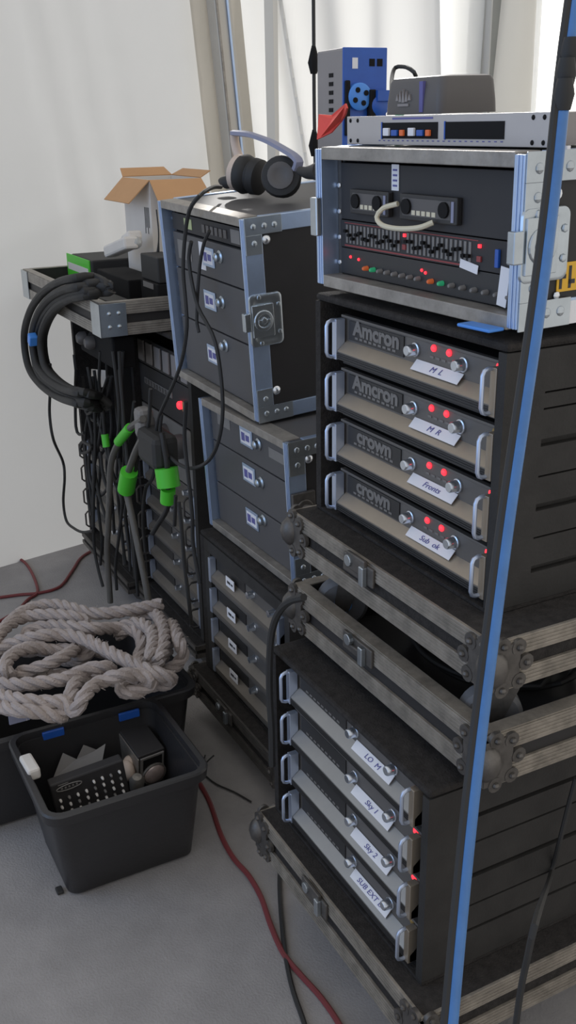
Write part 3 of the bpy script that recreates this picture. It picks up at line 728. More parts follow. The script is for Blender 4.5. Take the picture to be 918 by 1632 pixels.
# ------------------------------------------------------------------ amplifier rack under it
R2 = (-0.863, 0.060, 0.180)
r2 = rack(R2, 0.545, 0.56, 0.440, 'narrow black rack of dim amplifiers under the drawer cases', th=0.026)
b = MB(); b.box(0.0265, 0.068, 0.0, 0.03, 0.0065, 0.390); b.box(0.0265, 0.5185, 0.0, 0.03, 0.3905, 0.4255); b.build('front_frame', 'rackside', r2)
labs = ['topmost amplifier in the rack under the drawer cases', 'second amplifier from top under the drawer cases, small white label', 'third amplifier from top under the drawer cases, small white label', 'lowest amplifier under the drawer cases, small white label']
def amp_small(x, y, z, w, label, group, sticker=True, handles=True, lx=0.13, sc=0.94):
    H = 0.0865
    t = thing('power_amplifier', label, 'amplifier', (x, y, z), (0, 0, 0), group); t.scale = (sc, sc, sc)
    MB().box(0.012, w - 0.012, 0.008, 0.26, 0.003, H - 0.003).build('chassis', 'deep', t)
    MB().prism([(0.007, 0.002), (0.007, H), (-0.004, H), (-0.004, H - 0.005), (0.0, H - 0.006), (0.0, 0.040), (-0.021, 0.023), (-0.021, 0.004), (0.0, 0.002)], 'x', 0.0, w).build('faceplate', 'ampface', t, bevel=0.0008)
    MB().prism([(-0.0005, 0.0403), (-0.0215, 0.0233), (-0.0215, 0.0123), (-0.0207, 0.0123), (-0.0007, 0.0392)], 'x', 0.016, w - 0.016).build('lit_slope', 'smallstrip', t)  # slope coloured lighter than the face, as if catching light
    MB().box(0.0, w, 0.001, 0.006, -0.012, 0.0005).build('vent_panel', 'ampdark', t)
    for xe in (0.0, w - 0.015): MB().box(xe, xe + 0.015, -0.0235, -0.0042, 0.003, H - 0.006).build('ear', 'ear', t, bevel=0.001)
    for xk in (0.26, 0.39): MB().lathe((xk, -0.0005, 0.062), (0, -1, 0), [(0.0125, 0), (0.0105, 0.004), (0.0098, 0.019), (0.0, 0.021)], 14).build('knob', 'knob', t, smooth=True)
    MB().box(0.026, 0.212, -0.0025, -0.0002, 0.045, H - 0.008).build('brand_plate', 'logo', t)
    if handles:
        for xh in (0.0075, w - 0.012):
            y1 = -0.056; y0 = -0.0235; za, zb = 0.008, H - 0.008; r = 0.010
            MB().tube([(xh, y0, zb), (xh, y1 + r, zb), (xh, y1, zb - r), (xh, y1, za + r), (xh, y1 + r, za), (xh, y0, za)], 0.0042, 8).build('handle', 'darksteel', t, smooth=True)
    if sticker:
        s = MB().obox((lx, -0.0135, 0.046), (0.055, 0.002, 0.030), Matrix.Rotation(0.0, 3, 'X')).build('sticker', 'white', t)
        g = MB(); g.box(lx - 0.018, lx + 0.004, -0.0150, -0.0146, 0.042, 0.050); g.box(lx + 0.008, lx + 0.02, -0.0150, -0.0146, 0.043, 0.049); g.build('printed_mark', 'inkblack', s)
    return t
for i in range(4):
    amp_small(R2[0] + 0.074, R2[1] + 0.012, 0.4880 - i * 0.0960, 0.462, labs[i], 'amplifiers under the drawer cases', handles=False, lx=0.135)
edged_board('caster_dolly', 'dirty black caster board on the floor under the rack below the drawer cases', 'dolly', (-0.885, 0.025, 0.090), 0.59, 0.60, 0.086, casters=0.088, strip='darksteel')

# ------------------------------------------------------------------ third and fourth racks at the fabric wall
R3 = (-1.665, 0.160, 0.105)
rack(R3, 0.545, 0.40, 0.990, 'tall black rack with grey amplifiers and a red light, third stack along the row', th=0.024, name='equipment_rack')
t = thing('patch_panel', 'rack panel with four pale vertical modules at the top of the third rack', 'panel', (R3[0] + 0.030, R3[1] + 0.022, 0.946))
MB().box(0, 0.470, 0, 0.006, 0, 0.088).build('plate', 'logo', t)
for i in range(6): MB().box(0.012 + i * 0.076, 0.062 + i * 0.076, -0.006, -0.0002, 0.010, 0.080).build('module', 'greycase', t, bevel=0.001)
t = thing('mixer_unit', 'black rack unit with a grey strip and a glowing red lamp', 'rack unit', (R3[0] + 0.030, R3[1] + 0.022, 0.810))
MB().box(0, 0.470, 0, 0.006, 0, 0.132).build('faceplate', 'panel', t)
MB().box(0.05, 0.300, -0.003, -0.0002, 0.070, 0.090).build('strip', 'midgrey', t)
g = MB()
for i in range(9): g.box(0.06 + i * 0.026, 0.072 + i * 0.026, -0.006, -0.0031, 0.073, 0.087)
g.build('button', 'boxgrey', t)
MB().lathe((0.375, -0.0003, 0.066), (0, -1, 0), [(0.013, 0), (0.013, 0.010), (0.009, 0.014), (0, 0.016)], 16).build('power_light', 'led', t, smooth=True)
MB().box(0.396, 0.410, -0.008, -0.0002, 0.052, 0.082).build('switch', 'wood', t, bevel=0.002)
t = thing('power_distributor', 'dark rack unit with two round grey sockets behind the green tagged plugs', 'rack unit', (R3[0] + 0.030, R3[1] + 0.022, 0.612))
MB().box(0, 0.470, 0, 0.006, 0, 0.190).build('faceplate', 'midgrey', t)
for xx in (0.09, 0.22, 0.36): MB().lathe((xx, -0.0003, 0.125), (0, -1, 0), [(0.040, 0), (0.040, 0.02), (0.030, 0.035), (0, 0.035)], 20).build('socket', 'boxgrey', t, smooth=True)
labs = ['topmost grey amplifier in the third rack', 'second grey amplifier from top in the third rack', 'third grey amplifier from top in the third rack', 'fourth grey amplifier from top in the third rack', 'lowest grey amplifier in the third rack']
for i in range(5):
    amp_small(R3[0] + 0.030, R3[1] + 0.030, 0.522 - i * 0.0980, 0.500, labs[i], 'amplifiers in the third rack', sticker=False)
R4 = (-2.245, 0.125, 0.105)
rack(R4, 0.560, 0.35, 0.990, 'black rack beside the white fabric wall, its front hidden by hanging cables', th=0.024, name='equipment_rack')
labs = ['topmost dark amplifier behind the hanging cables', 'second dark amplifier from top behind the hanging cables', 'third dark amplifier from top behind the hanging cables', 'lowest dark amplifier behind the hanging cables']
for i in range(4):
    amp_small(R4[0] + 0.032, R4[1] + 0.030, 0.440 - i * 0.1000, 0.515, labs[i], 'amplifiers behind the hanging cables', sticker=False, handles=True)
t = thing('paper_note', 'pale paper note stuck behind the cables on the rack by the fabric wall', 'note', (0, 0, 0))
MB().rings([[tuple(Vector(p) + Vector((0, -o, 0))) for p in [(-1.991,0.118,0.854),(-1.821,0.118,0.883),(-1.761,0.118,0.846),(-1.900,0.118,0.802),(-2.004,0.118,0.808)]] for o in (0, 0.0015)]).build('paper', 'cardwhite', t)
edged_board('caster_dolly', 'black caster board on the floor under the third rack', 'dolly', (R3[0] + 0.006, 0.13, 0.058), 0.545, 0.42, 0.046, casters=0.056, strip='darksteel', corners=False, catch=False)
edged_board('caster_dolly', 'black caster board under the rack beside the fabric wall', 'dolly', (R4[0] - 0.01, 0.10, 0.058), 0.565, 0.36, 0.046, casters=0.056, strip='darksteel', corners=False, catch=False)

# trunk tray on top of racks three and four
TRY = (-2.255, -0.030, 1.0990)
tr = edged_board('shallow_trunk', 'shallow metal-edged open trunk full of gear on the racks by the fabric wall', 'tray', TRY, 0.920, 0.50, 0.100, hollow=True, strip='aludull', catch=False, corners=False)
MB().box(0.02, 0.90, 0.479, 0.4995, 0.1035, 0.112).build('rear_rim', 'wood', tr)
for xx, yy, sx in ((0.92, 0.0, 1), (0.0, 0.0, -1)):
    b = MB(); x0, x1 = sorted((xx + sx * 0.0075, xx + sx * 0.010)); b.box(x0, x1, -0.01, 0.075, 0.0, 0.10)
    x0, x1 = sorted((xx + sx * 0.010, xx - sx * 0.075)); b.box(x0, x1, -0.0105, -0.0075, 0.0, 0.10)
    for zz in (0.07, 0.03):
        for yy2 in (0.02, 0.05): b.ball((xx + sx * 0.010, yy2, zz), 0.007, 8)
    b.build('corner_brace', 'steel', tr, bevel=0.0006)
t = thing('wireless_receiver', 'small black receiver with two upright antennas in the shallow trunk', 'receiver', (-1.520, 0.165, 1.1125))
MB().box(0, 0.155, 0, 0.08, 0, 0.125).build('base_unit', 'deep', t, bevel=0.004)
MB().box(0, 0.155, 0.005, 0.08, 0.127, 0.205).build('casing', 'rubber', t, bevel=0.004)
MB().box(0.03, 0.12, -0.002, -0.0002, 0.105, 0.122).build('label', 'midgrey', t)
for xx, a in ((0.015, 0.006), (0.135, -0.004)):
    MB().tube(catmull([(xx, 0.06, 0.200), (xx + a, 0.062, 0.235), (xx + a * 1.2, 0.064, 0.275), (xx - 0.012 + a, 0.066, 0.335)], 0.01), lambda k: 0.006 - 0.0036 * min(1, k * 4), 6).build('antenna', 'rubber', t, smooth=True)
t = thing('tool_case', 'flat black case with a bright green label in the shallow trunk', 'case', (-2.17, 0.13, 1.1125), (0, 0, 0.0))
MB().box(0, 0.25, 0, 0.24, 0, 0.142).build('casing', 'rubber', t, bevel=0.006)
sgn = (-2.216,0.125,1.186); sgn2 = (-1.936,0.125,1.282)
s = MB().box(sgn[0] + 2.17, sgn2[0] + 2.17, -0.0045, -0.0003, 0.035, 0.140).build('green_label', 'greentape', t); MB().box(sgn[0] + 2.185, sgn2[0] + 2.155, -0.0055, -0.0046, 0.085, 0.110).build('white_stripe', 'cardwhite', s)
def flat_box(name, label, loc, size, rz, m, cat='case'):
    o = MB().box(0, size[0], 0, size[1], 0, size[2]).build(name, m, bevel=0.004); o.location = loc; o.rotation_euler = (0, 0, rz); return tag(o, label, cat)
flat_box('equipment_pouch', 'flat black pouch lying at the front of the shallow trunk', (-1.70, 0.012, 1.1125), (0.30, 0.07, 0.080), 0.02, 'rubber', 'pouch')
flat_box('adapter_box', 'low black box beside the green labelled case in the shallow trunk', (-1.88, 0.135, 1.1125), (0.33, 0.11, 0.118), 0.0, 'deep', 'box')
flat_box('metal_bar', 'worn grey metal bar lying across the shallow trunk', (-2.00, 0.045, 1.1125), (0.27, 0.030, 0.085), 0.05, 'aludull', 'bar')
b = MB(); o0 = Vector((-1.709,0.170,1.318)); ang = Matrix.Rotation(-0.22, 3, 'Y')
b.obox(o0, (0.23, 0.05, 0.04), ang); b.obox(o0 + Vector((0.06, 0.02, 0.035)), (0.08, 0.05, 0.03), Matrix.Rotation(-0.3, 3, 'Y'))
tag(b.build('white_packet', 'cardwhite', bevel=0.008), 'crumpled white packet leaning on the shallow trunk clutter', 'packet')
b = MB(); b.ball((-1.624,0.190,1.340), 0.026, 12, (1.2, 1, 0.9)); tag(b.build('plastic_wrap', 'bubble', smooth=True), 'ball of clear plastic wrap beside the white packet', 'wrap')

# open cardboard box behind
BX = (-1.905, 0.262, 1.1125); w, d, h = 0.262, 0.183, 0.418
t = thing('cardboard_box', 'open white cardboard box with tan flaps standing in the shallow trunk', 'box', BX)
b = MB(); p = 0.004
b.box(0, w, 0, p, 0, h); b.box(0, w, d - p, d, 0, h); b.box(0, p, p, d - p, 0, h); b.box(w - p, w, p, d - p, 0, h); b.box(p, w - p, p, d - p, 0, p)
b.build('carton', 'cardwhite', t)
def flap(c, m='card'):
    n = [Vector(q) for q in c]; up = (n[1] - n[0]).cross(n[2] - n[0]).normalized() * 0.003
    MB().rings([[tuple(q) for q in n], [tuple(q + up) for q in n]]).build('flap', m, t)
flap([(0.0, -0.001, h), (w, -0.001, h), (w - 0.005, -0.075, h - 0.070), (0.005, -0.075, h - 0.070)])
flap([(w + 0.001, 0, h), (w + 0.001, d, h), (w + 0.100, d + 0.005, h - 0.075), (w + 0.100, -0.005, h - 0.075)])
flap([(-0.001, 0, h), (-0.001, d, h), (-0.050, d - 0.01, h + 0.025), (-0.050, 0.01, h + 0.025)])
flap([(0, d - 0.001, h), (w, d - 0.001, h), (w - 0.01, d + 0.04, h + 0.020), (0.01, d + 0.04, h + 0.020)])
g = MB()
for i in range(4): g.box(0.20 + i * 0.012, 0.205 + i * 0.012, -0.0012, -0.0002, 0.245 + 0.02 * (i % 2), 0.33)
g.build('printed_mark', 'inkblack', t)

# headphones on the drawer case
HL = (-0.770,0.260,1.543)
t = thing('headset', 'black headset with a grey padded headband lying on the drawer case', 'headphones', (HL[0], HL[1], 1.5185))
HO = Vector((HL[0], HL[1], 1.5185))
hl = lambda p: tuple(Vector(p) - HO)
def ear_cup(c, ax):
    b = MB(); b.lathe(c, ax, [(0.034, -0.032), (0.044, -0.026), (0.046, -0.006), (0.040, 0.0), (0.040, 0.004), (0.046, 0.010), (0.050, 0.022), (0.046, 0.036), (0.030, 0.040), (0.012, 0.036), (0.0, 0.036)], 24)
    return b
ca = Vector(hl((-0.691,0.255,1.581))); ca.z = 0.052
ax = (0.80, -0.55, 0.20)
e = ear_cup(ca, ax).build('ear_cup', 'rubber', t, smooth=True)
MB().lathe(ca + Vector(ax).normalized() * 0.040, ax, [(0.032, 0), (0.032, 0.003), (0.022, 0.004), (0.016, 0.001), (0.0, 0.001)], 18).build('cup_cap', 'boxgrey', e, smooth=True)
cb_ = Vector(hl((-0.849,0.250,1.577))); cb_.z = 0.052
ax2 = Vector((-0.80, -0.45, 0.15)).normalized()
e = ear_cup(cb_, ax2).build('ear_cup', 'rubber', t, smooth=True)
MB().lathe(cb_ + ax2 * 0.036, ax2, [(0.046, 0), (0.046, 0.014), (0.030, 0.026), (0, 0.028)], 20).build('foam_pad', 'skin', e, smooth=True)
hp = catmull([hl(p) for p in [(-0.610,0.250,1.593),(-0.597,0.250,1.610),(-0.622,0.250,1.624),(-0.679,0.250,1.639),(-0.745,0.250,1.654),(-0.808,0.250,1.664),(-0.869,0.250,1.671),(-0.956,0.250,1.674)]], 0.008)
b = MB(); rings = []
for i, q in enumerate(hp):
    tt = (hp[min(i + 1, len(hp) - 1)] - hp[max(i - 1, 0)]).normalized(); sd = Vector((0.35, -0.93, 0)); up = tt.cross(sd).normalized()
    rings.append([tuple(q + sd * a * 0.013 + up * c * 0.0075) for a, c in ((-1, -0.6), (0, -1), (1, -0.6), (1, 0.6), (0, 1), (-1, 0.6))])
b.rings(rings); b.build('headband', 'slateblue', t, smooth=True)
b = MB(); b.tube(catmull([hl(p) for p in [(-0.959,0.255,1.674),(-0.961,0.255,1.654),(-0.944,0.255,1.623),(-0.911,0.255,1.597)]], 0.01), 0.012, 10); b.build('temple_pad', 'skin', t, smooth=True)
MB().tube(catmull([hl(p) for p in [(-0.582,0.245,1.591),(-0.545,0.245,1.588),(-0.510,0.245,1.591),(-0.472,0.240,1.595)]], 0.01), lambda k: 0.010 + 0.012 * k, 10).build('boom_microphone', 'rubber', t, smooth=True)
b = MB(); b.lathe(hl((-0.974,0.235,1.551)), (-1, -0.3, 0.1), [(0.010, -0.03), (0.014, -0.02), (0.018, 0), (0.012, 0.02), (0.006, 0.03), (0, 0.031)], 12); b.build('cable_joint', 'rubber', t, smooth=True)

# ------------------------------------------------------------------ hanging and draped cables
def cable(path, r, m, label, group=None, name='cable', step=0.015, n=7):
    return tag(MB().tube(catmull(path, step), r, n).build(name, m, smooth=True), label, 'cable', group)
cable([(-0.878,0.173,1.545),(-0.768,0.100,1.551),(-0.684,0.030,1.539),(-0.750,0.030,1.502),(-0.786,0.030,1.440),(-0.811,0.030,1.354),(-0.805,0.030,1.276),(-0.805,0.030,1.212),(-0.836,0.030,1.141),(-0.884,0.030,1.077),(-0.971,0.030,0.992),(-1.053,0.030,0.914),(-1.089,0.030,0.852),(-1.081,0.030,0.806)], 0.0052, 'rubber', 'long black headset cable looping down over the drawer case', step=0.02)
cable([(-0.668,0.045,1.459),(-0.701,0.045,1.432),(-0.734,0.045,1.376),(-0.760,0.045,1.296),(-0.773,0.045,1.223),(-0.763,0.045,1.201)], 0.0045, 'rubber', 'short black cable hanging in front of the top drawer of the headset case')
cable([(-0.760,0.035,1.427),(-0.781,0.035,1.387),(-0.769,0.035,1.327),(-0.735,0.035,1.269),(-0.677,0.035,1.232),(-0.638,0.035,1.199),(-0.615,0.035,1.134),(-0.607,0.035,1.056),(-0.621,0.035,0.988),(-0.663,0.035,0.919),(-0.734,0.035,0.860),(-0.839,0.035,0.815),(-0.947,0.035,0.799),(-1.042,0.035,0.816),(-1.070,0.035,0.856),(-1.045,0.035,0.919)], 0.0052, 'rubber', 'black cable that loops under the drawer case and up to the third rack', step=0.02)
cable([(0.145,-0.150,0.884),(0.090,-0.150,0.852),(0.044,-0.150,0.810),(0.012,-0.150,0.754),(-0.003,-0.150,0.683),(-0.007,-0.150,0.592),(-0.002,-0.150,0.519),(-0.003,-0.150,0.425)], 0.0075, 'rubber', 'thick black cable arching down beside the lowest amplifier rack')

# plugs with green tape in front of the third rack
def plug(path, r0, label, mtape='greentape', tapes=(), body='rubber'):
    t = thing('cable_connector', label, 'connector', path[0]); o = Vector(path[0])
    P_ = [Vector(p) - o for p in path]
    MB().tube(catmull(P_, 0.012), r0, 9).build('lead', body, t, smooth=True)
    for (a, bb, r) in tapes:
        MB().cyl(Vector(a) - o, Vector(bb) - o, r, 14).build('tape_wrap', mtape, t, smooth=True)
    return t
t = plug([(-1.014,0.020,0.873),(-1.001,0.020,0.829),(-0.988,0.020,0.786),(-0.994,0.020,0.687),(-1.012,0.020,0.638),(-1.097,0.020,0.563),(-1.155,0.020,0.511)], 0.008, 'black connector wrapped in two bands of bright green tape', tapes=[((-0.996,0.020,0.772), (-0.984,0.020,0.718), 0.034), ((-0.991,0.020,0.710), (-1.003,0.020,0.665), 0.022)])
t = plug([(-1.135,0.000,0.826),(-1.201,0.000,0.768),(-1.282,0.000,0.683),(-1.321,0.000,0.640),(-1.319,0.000,0.598),(-1.277,0.000,0.515),(-1.237,-0.000,0.421),(-1.197,0.000,0.326),(-1.176,0.000,0.257)], 0.011, 'grey cable with a green and white tape flag on it', tapes=[((-1.277,0.000,0.681), (-1.323,0.000,0.606), 0.028)], body='rubbergrey')
t = plug([(-1.140,0.010,0.885),(-1.249,0.010,0.834),(-1.344,0.010,0.777),(-1.432,0.010,0.713),(-1.495,0.010,0.641),(-1.533,0.010,0.540),(-1.579,0.010,0.409),(-1.628,0.010,0.271),(-1.639,0.010,0.143),(-1.644,0.010,0.064)], 0.011, 'grey cable with a green tape sleeve near its bend, by the fabric wall', tapes=[((-1.268,0.010,0.825), (-1.393,0.010,0.747), 0.016)], body='rubbergrey')
t = plug([(-1.560,0.020,0.841),(-1.570,0.020,0.752),(-1.568,0.020,0.681)], 0.006, 'thin black cable with a small green tag by the fabric wall', tapes=[((-1.570,0.020,0.725), (-1.561,0.020,0.683), 0.013)])
b = MB(); b.box(-0.11, 0.05, -0.05, 0.03, -0.055, 0.05); o = b.build('power_adapter', 'rubber', bevel=0.02); o.location = (-1.055,0.040,0.811)
tag(o, 'black power adapter among the cables in front of the third rack', 'adapter')
b = MB(); b.box(-0.03, 0.03, -0.03, 0.02, -0.05, 0.045); o = b.build('power_adapter', 'midgrey', bevel=0.015); o.location = (-1.176,0.030,0.865)
tag(o, 'mid grey power adapter above the green taped connector', 'adapter')

G = 'black cables tangled over the rack by the fabric wall'
GL = 'one of the thin black cables tangled over the rack by the fabric wall'
sets = [
 [(-1.851,0.020,0.894),(-1.892,0.020,0.789),(-1.924,0.020,0.663),(-1.891,0.020,0.642),(-1.822,0.020,0.665)],
 [(-1.894,0.030,0.936),(-1.879,0.030,0.813),(-1.829,0.030,0.778),(-1.787,0.030,0.742),(-1.637,0.030,0.822),(-1.514,0.030,0.934)],
 [(-1.701,0.020,0.930),(-1.679,0.020,0.858),(-1.668,0.020,0.794),(-1.687,0.020,0.677),(-1.744,0.020,0.520),(-1.797,0.020,0.357),(-1.827,0.020,0.220),(-1.803,0.020,0.138),(-1.759,0.020,0.078)],
 [(-1.574,0.030,1.006),(-1.618,0.030,0.891),(-1.606,0.030,0.807),(-1.675,0.030,0.678),(-1.768,0.030,0.547),(-1.818,0.030,0.423),(-1.858,0.030,0.334),(-1.885,0.030,0.376),(-1.886,0.030,0.426)],
 [(-1.685,0.030,0.899),(-1.687,0.030,0.788),(-1.647,0.030,0.731),(-1.598,0.030,0.653),(-1.559,0.030,0.597),(-1.512,0.030,0.570),(-1.463,0.030,0.614),(-1.463,0.030,0.669)],
 [(-1.892,0.020,0.586),(-1.850,0.020,0.622),(-1.787,0.020,0.631),(-1.742,0.020,0.634),(-1.796,0.020,0.601),(-1.881,0.020,0.572),(-1.892,0.020,0.586)],
 [(-1.572,0.030,0.705),(-1.564,0.030,0.629),(-1.528,0.030,0.561),(-1.474,0.030,0.510),(-1.532,0.030,0.374),(-1.607,0.030,0.225),(-1.618,0.030,0.121)],
 [(-1.673,0.030,0.633),(-1.661,0.030,0.543),(-1.589,0.030,0.472),(-1.617,0.030,0.416),(-1.685,0.030,0.369)],
 [(-1.346,0.020,1.049),(-1.353,0.020,0.969),(-1.352,0.020,0.868),(-1.351,0.020,0.765),(-1.342,0.020,0.641),(-1.346,0.020,0.510),(-1.347,0.020,0.329),(-1.346,0.020,0.214)],
 [(-1.409,0.020,1.037),(-1.396,0.020,0.940),(-1.395,0.020,0.837),(-1.436,0.020,0.743),(-1.500,0.020,0.660)],
 [(-1.821,0.030,0.780),(-1.761,0.030,0.679),(-1.765,0.030,0.560),(-1.736,0.030,0.449),(-1.669,0.030,0.374),(-1.667,0.030,0.326)],
 [(-1.085,0.020,0.987),(-1.128,0.020,0.863),(-1.225,0.020,0.758),(-1.291,0.020,0.656),(-1.336,0.020,0.557)],
 [(-0.910,0.020,0.695),(-0.900,0.020,0.602),(-0.894,0.020,0.506),(-0.878,0.020,0.412),(-0.866,0.020,0.325)],
 [(-0.933,0.020,0.707),(-0.947,0.020,0.645),(-0.957,0.020,0.606)],
 [(-1.731,0.050,0.909),(-1.718,0.050,0.801),(-1.783,0.050,0.670),(-1.754,0.050,0.560),(-1.829,0.050,0.390),(-1.823,0.050,0.240),(-1.871,0.050,0.118)],
 [(-1.608,0.060,0.975),(-1.622,0.060,0.865),(-1.615,0.060,0.734),(-1.710,0.060,0.571),(-1.682,0.060,0.461),(-1.690,0.060,0.312)],
 [(-1.878,0.050,0.857),(-1.866,0.050,0.744),(-1.800,0.050,0.713),(-1.706,0.050,0.740),(-1.661,0.050,0.702),(-1.710,0.050,0.619),(-1.825,0.050,0.568),(-1.870,0.050,0.624)],
 [(-1.506,0.040,0.935),(-1.603,0.040,0.806),(-1.764,0.040,0.677),(-1.857,0.040,0.556),(-1.855,0.040,0.459),(-1.755,0.040,0.441),(-1.618,0.040,0.531)],
 [(-1.431,0.060,1.029),(-1.483,0.060,0.853),(-1.498,0.060,0.676),(-1.550,0.060,0.503),(-1.527,0.060,0.370),(-1.532,0.060,0.224)],
 [(-1.495,0.060,1.017),(-1.545,0.060,0.860),(-1.542,0.060,0.709),(-1.604,0.060,0.555),(-1.602,0.060,0.391),(-1.585,0.060,0.228)],
 [(-1.803,0.050,0.781),(-1.912,0.050,0.637),(-1.935,0.050,0.508),(-1.913,0.050,0.363),(-1.928,0.050,0.255)],
 [(-1.327,0.050,0.890),(-1.387,0.050,0.772),(-1.454,0.050,0.690),(-1.439,0.050,0.584),(-1.507,0.050,0.449),(-1.498,0.050,0.311)],
 [(-1.177,0.060,0.765),(-1.227,0.060,0.669),(-1.307,0.060,0.602),(-1.355,0.060,0.476),(-1.352,0.060,0.364)],
 [(-0.816,0.020,1.011),(-0.840,0.020,0.900),(-0.827,0.020,0.796),(-0.814,0.020,0.689),(-0.818,0.020,0.594),(-0.785,0.020,0.490)],
]
for p in sets: cable(p, 0.0058, 'rubber', GL, G, name='hanging_cable')
cable([(-1.890,-0.060,0.914),(-1.927,-0.060,0.815),(-1.974,-0.060,0.710),(-1.957,-0.060,0.618),(-2.088,0.000,0.485),(-2.083,0.000,0.422),(-2.143,0.000,0.298),(-2.124,0.000,0.223),(-2.018,0.000,0.228),(-1.894,0.000,0.256),(-1.754,0.000,0.311)], 0.0055, 'rubber', 'thin black cable drooping against the white fabric wall in a long loop')

# big cable loom hung over the corner of the trunk lid
path = []
arc = [(-1.391,0.000,1.254),(-1.382,-0.050,1.256),(-1.541,-0.060,1.225),(-1.750,-0.060,1.166),(-1.943,-0.060,1.079),(-2.072,-0.060,0.972),(-2.061,-0.060,0.869),(-1.919,-0.060,0.835),(-1.697,-0.060,0.838),(-1.461,-0.060,0.870),(-1.592,0.020,0.823)]
arc = [Vector(p) for p in arc]
cen = Vector((-1.282,-0.075,1.109))
loops = []
for k, s in enumerate((1.0, 0.92, 1.05, 0.84, 0.97, 0.88, 1.03, 0.80)):
    row = [cen + (p - cen) * s + Vector((0.012 * math.sin(k * 2.3), -0.014 * (k % 3), 0.010 * math.sin(k * 4.1))) for p in arc]
    row = row if k % 2 == 0 else row[::-1]
    if loops: 
        mid = (loops[-1] + row[0]) / 2; loops.append(mid + Vector((0.05, 0.02, 0)))
    loops += row
tag(MB().tube(catmull(loops, 0.018), 0.0135, 9).build('cable_loom', 'rubber', smooth=True), 'thick black cable loom hung in a loop over the shallow trunk corner', 'cable loom')
b = MB(); b.obox((-1.943,-0.100,0.996), (0.03, 0.03, 0.04), Matrix.Rotation(0.5, 3, 'Y')); tag(b.build('cable_tie', 'bluelight', bevel=0.004), 'small blue cable tie on the thick black loom', 'tie')
t = thing('power_strip_box', 'low black power box behind the cable loom, under the shallow trunk', 'box', (-1.443,0.030,0.969))
b = MB(); b.prism([(-0.36, 0.0), (0.0, 0.0), (0.0, 0.10), (-0.10, 0.12), (-0.20, 0.11), (-0.27, 0.07), (-0.36, 0.05)], 'y', 0.0, 0.08); b.build('box_body', 'deep', t, bevel=0.008)
for xx in (-0.29, -0.20): MB().lathe((xx, -0.0003, 0.055), (0, -1, 0), [(0.022, 0), (0.022, 0.02), (0.014, 0.03), (0, 0.03)], 14).build('socket', 'boxgrey', t, smooth=True)

# black cord in front of the fabric drape
hp = [(-1.183,0.620,2.117),(-1.182,0.620,1.925),(-1.181,0.620,1.723),(-1.175,0.620,1.511),(-1.170,0.620,1.288)]
t = thing('hanging_cable', 'black cord hanging straight down before the white drapes by the blue power unit', 'cord', hp[0])
o = Vector(hp[0]); hh = [Vector(p) - o for p in hp]
MB().tube(catmull(hh, 0.05), 0.0055, 8).build('cord', 'rubber', t, smooth=True)
for q in [(-1.183,0.620,1.859),(-1.182,0.620,1.632)]:
    v = Vector(q) - o; MB().tube([v + Vector((0, 0, 0.045)), v + Vector((0, 0, 0.0)), v - Vector((0, 0, 0.03))], lambda k: 0.006 + 0.010 * math.sin(PI * k) + 0.004 * k, 8).build('clip', 'deep', t, smooth=True)

# the blue cable in front of everything
top = Vector((0.777,-0.181,1.867)); bot = Vector((1.032,-0.472,0.881))
cp = [top + (Vector((0, 0, 0.4))), top] + [Vector(p) for p in [(0.795,-0.202,1.800),(0.813,-0.223,1.734),(0.841,-0.252,1.634),(0.868,-0.283,1.535),(0.892,-0.313,1.446),(0.918,-0.346,1.347),(0.945,-0.378,1.247),(0.962,-0.400,1.153),(0.987,-0.427,1.064),(1.013,-0.453,0.974),(1.038,-0.477,0.889)]]
dirn = (cp[-1] - cp[-2]).normalized(); k = (cp[-1].z - 0.012) / -dirn.z
endp = cp[-1] + dirn * k
cp += [cp[-1].lerp(endp, 0.5), endp, endp + Vector((0.06, -0.05, 0.0)), endp + Vector((0.16, -0.08, 0.0))]
cc = catmull(cp, 0.02)
t = thing('hanging_cable', 'long blue and black cable hanging in front of the amplifier racks', 'cable', cp[-1])
o = Vector(cp[-1])
MB().tube([p - o for p in cc], 0.0062, 12).build('blue_sheath', 'bluecable', t, smooth=True)
side = Vector((-0.46, -0.888, 0)) * 0.0068
MB().tube([p - o + side for p in cc], 0.0045, 8).build('black_line', 'rubber', t, smooth=True)
for q in [(0.812,-0.219,1.753),(0.817,-0.227,1.735),(0.822,-0.232,1.717)]:
    v = Vector(q) - o; MB().tube([v + Vector((0, 0, 0.014)), v, v - Vector((0, 0, 0.014))], lambda k: 0.0072 + 0.0028 * math.sin(PI * k), 10).build('tape_wrap', 'rubber', t, smooth=True)

# ------------------------------------------------------------------ floor cables
zc = 0.007
cable([(-0.557,-0.102,0.007),(-0.462,-0.112,0.007),(-0.333,-0.139,0.007),(-0.237,-0.148,0.007),(-0.165,-0.142,0.007),(-0.084,-0.148,0.007),(0.006,-0.168,0.007),(0.093,-0.181,0.007),(0.165,-0.176,0.007),(0.231,-0.168,0.007),(0.308,-0.168,0.007),(0.413,-0.181,0.007)], 0.0065, 'redcable', 'dull red cable running over the floor from the black tool crate')
cable([(-0.197,-0.038,0.007),(-0.081,-0.100,0.007),(0.061,-0.164,0.007),(0.177,-0.206,0.007),(0.275,-0.229,0.007),(0.358,-0.254,0.007)], 0.0055, 'rubber', 'thin black cable on the floor beside the lowest caster board')
cable([(-1.755,-0.463,0.007),(-1.809,-0.362,0.007),(-1.870,-0.282,0.007),(-1.941,-0.224,0.007),(-1.989,-0.175,0.007),(-2.163,-0.150,0.007),(-2.306,-0.150,0.007),(-2.363,-0.183,0.007),(-2.363,-0.287,0.007)], 0.006, 'redcable', 'red cable lying in a loop on the floor by the fabric wall')
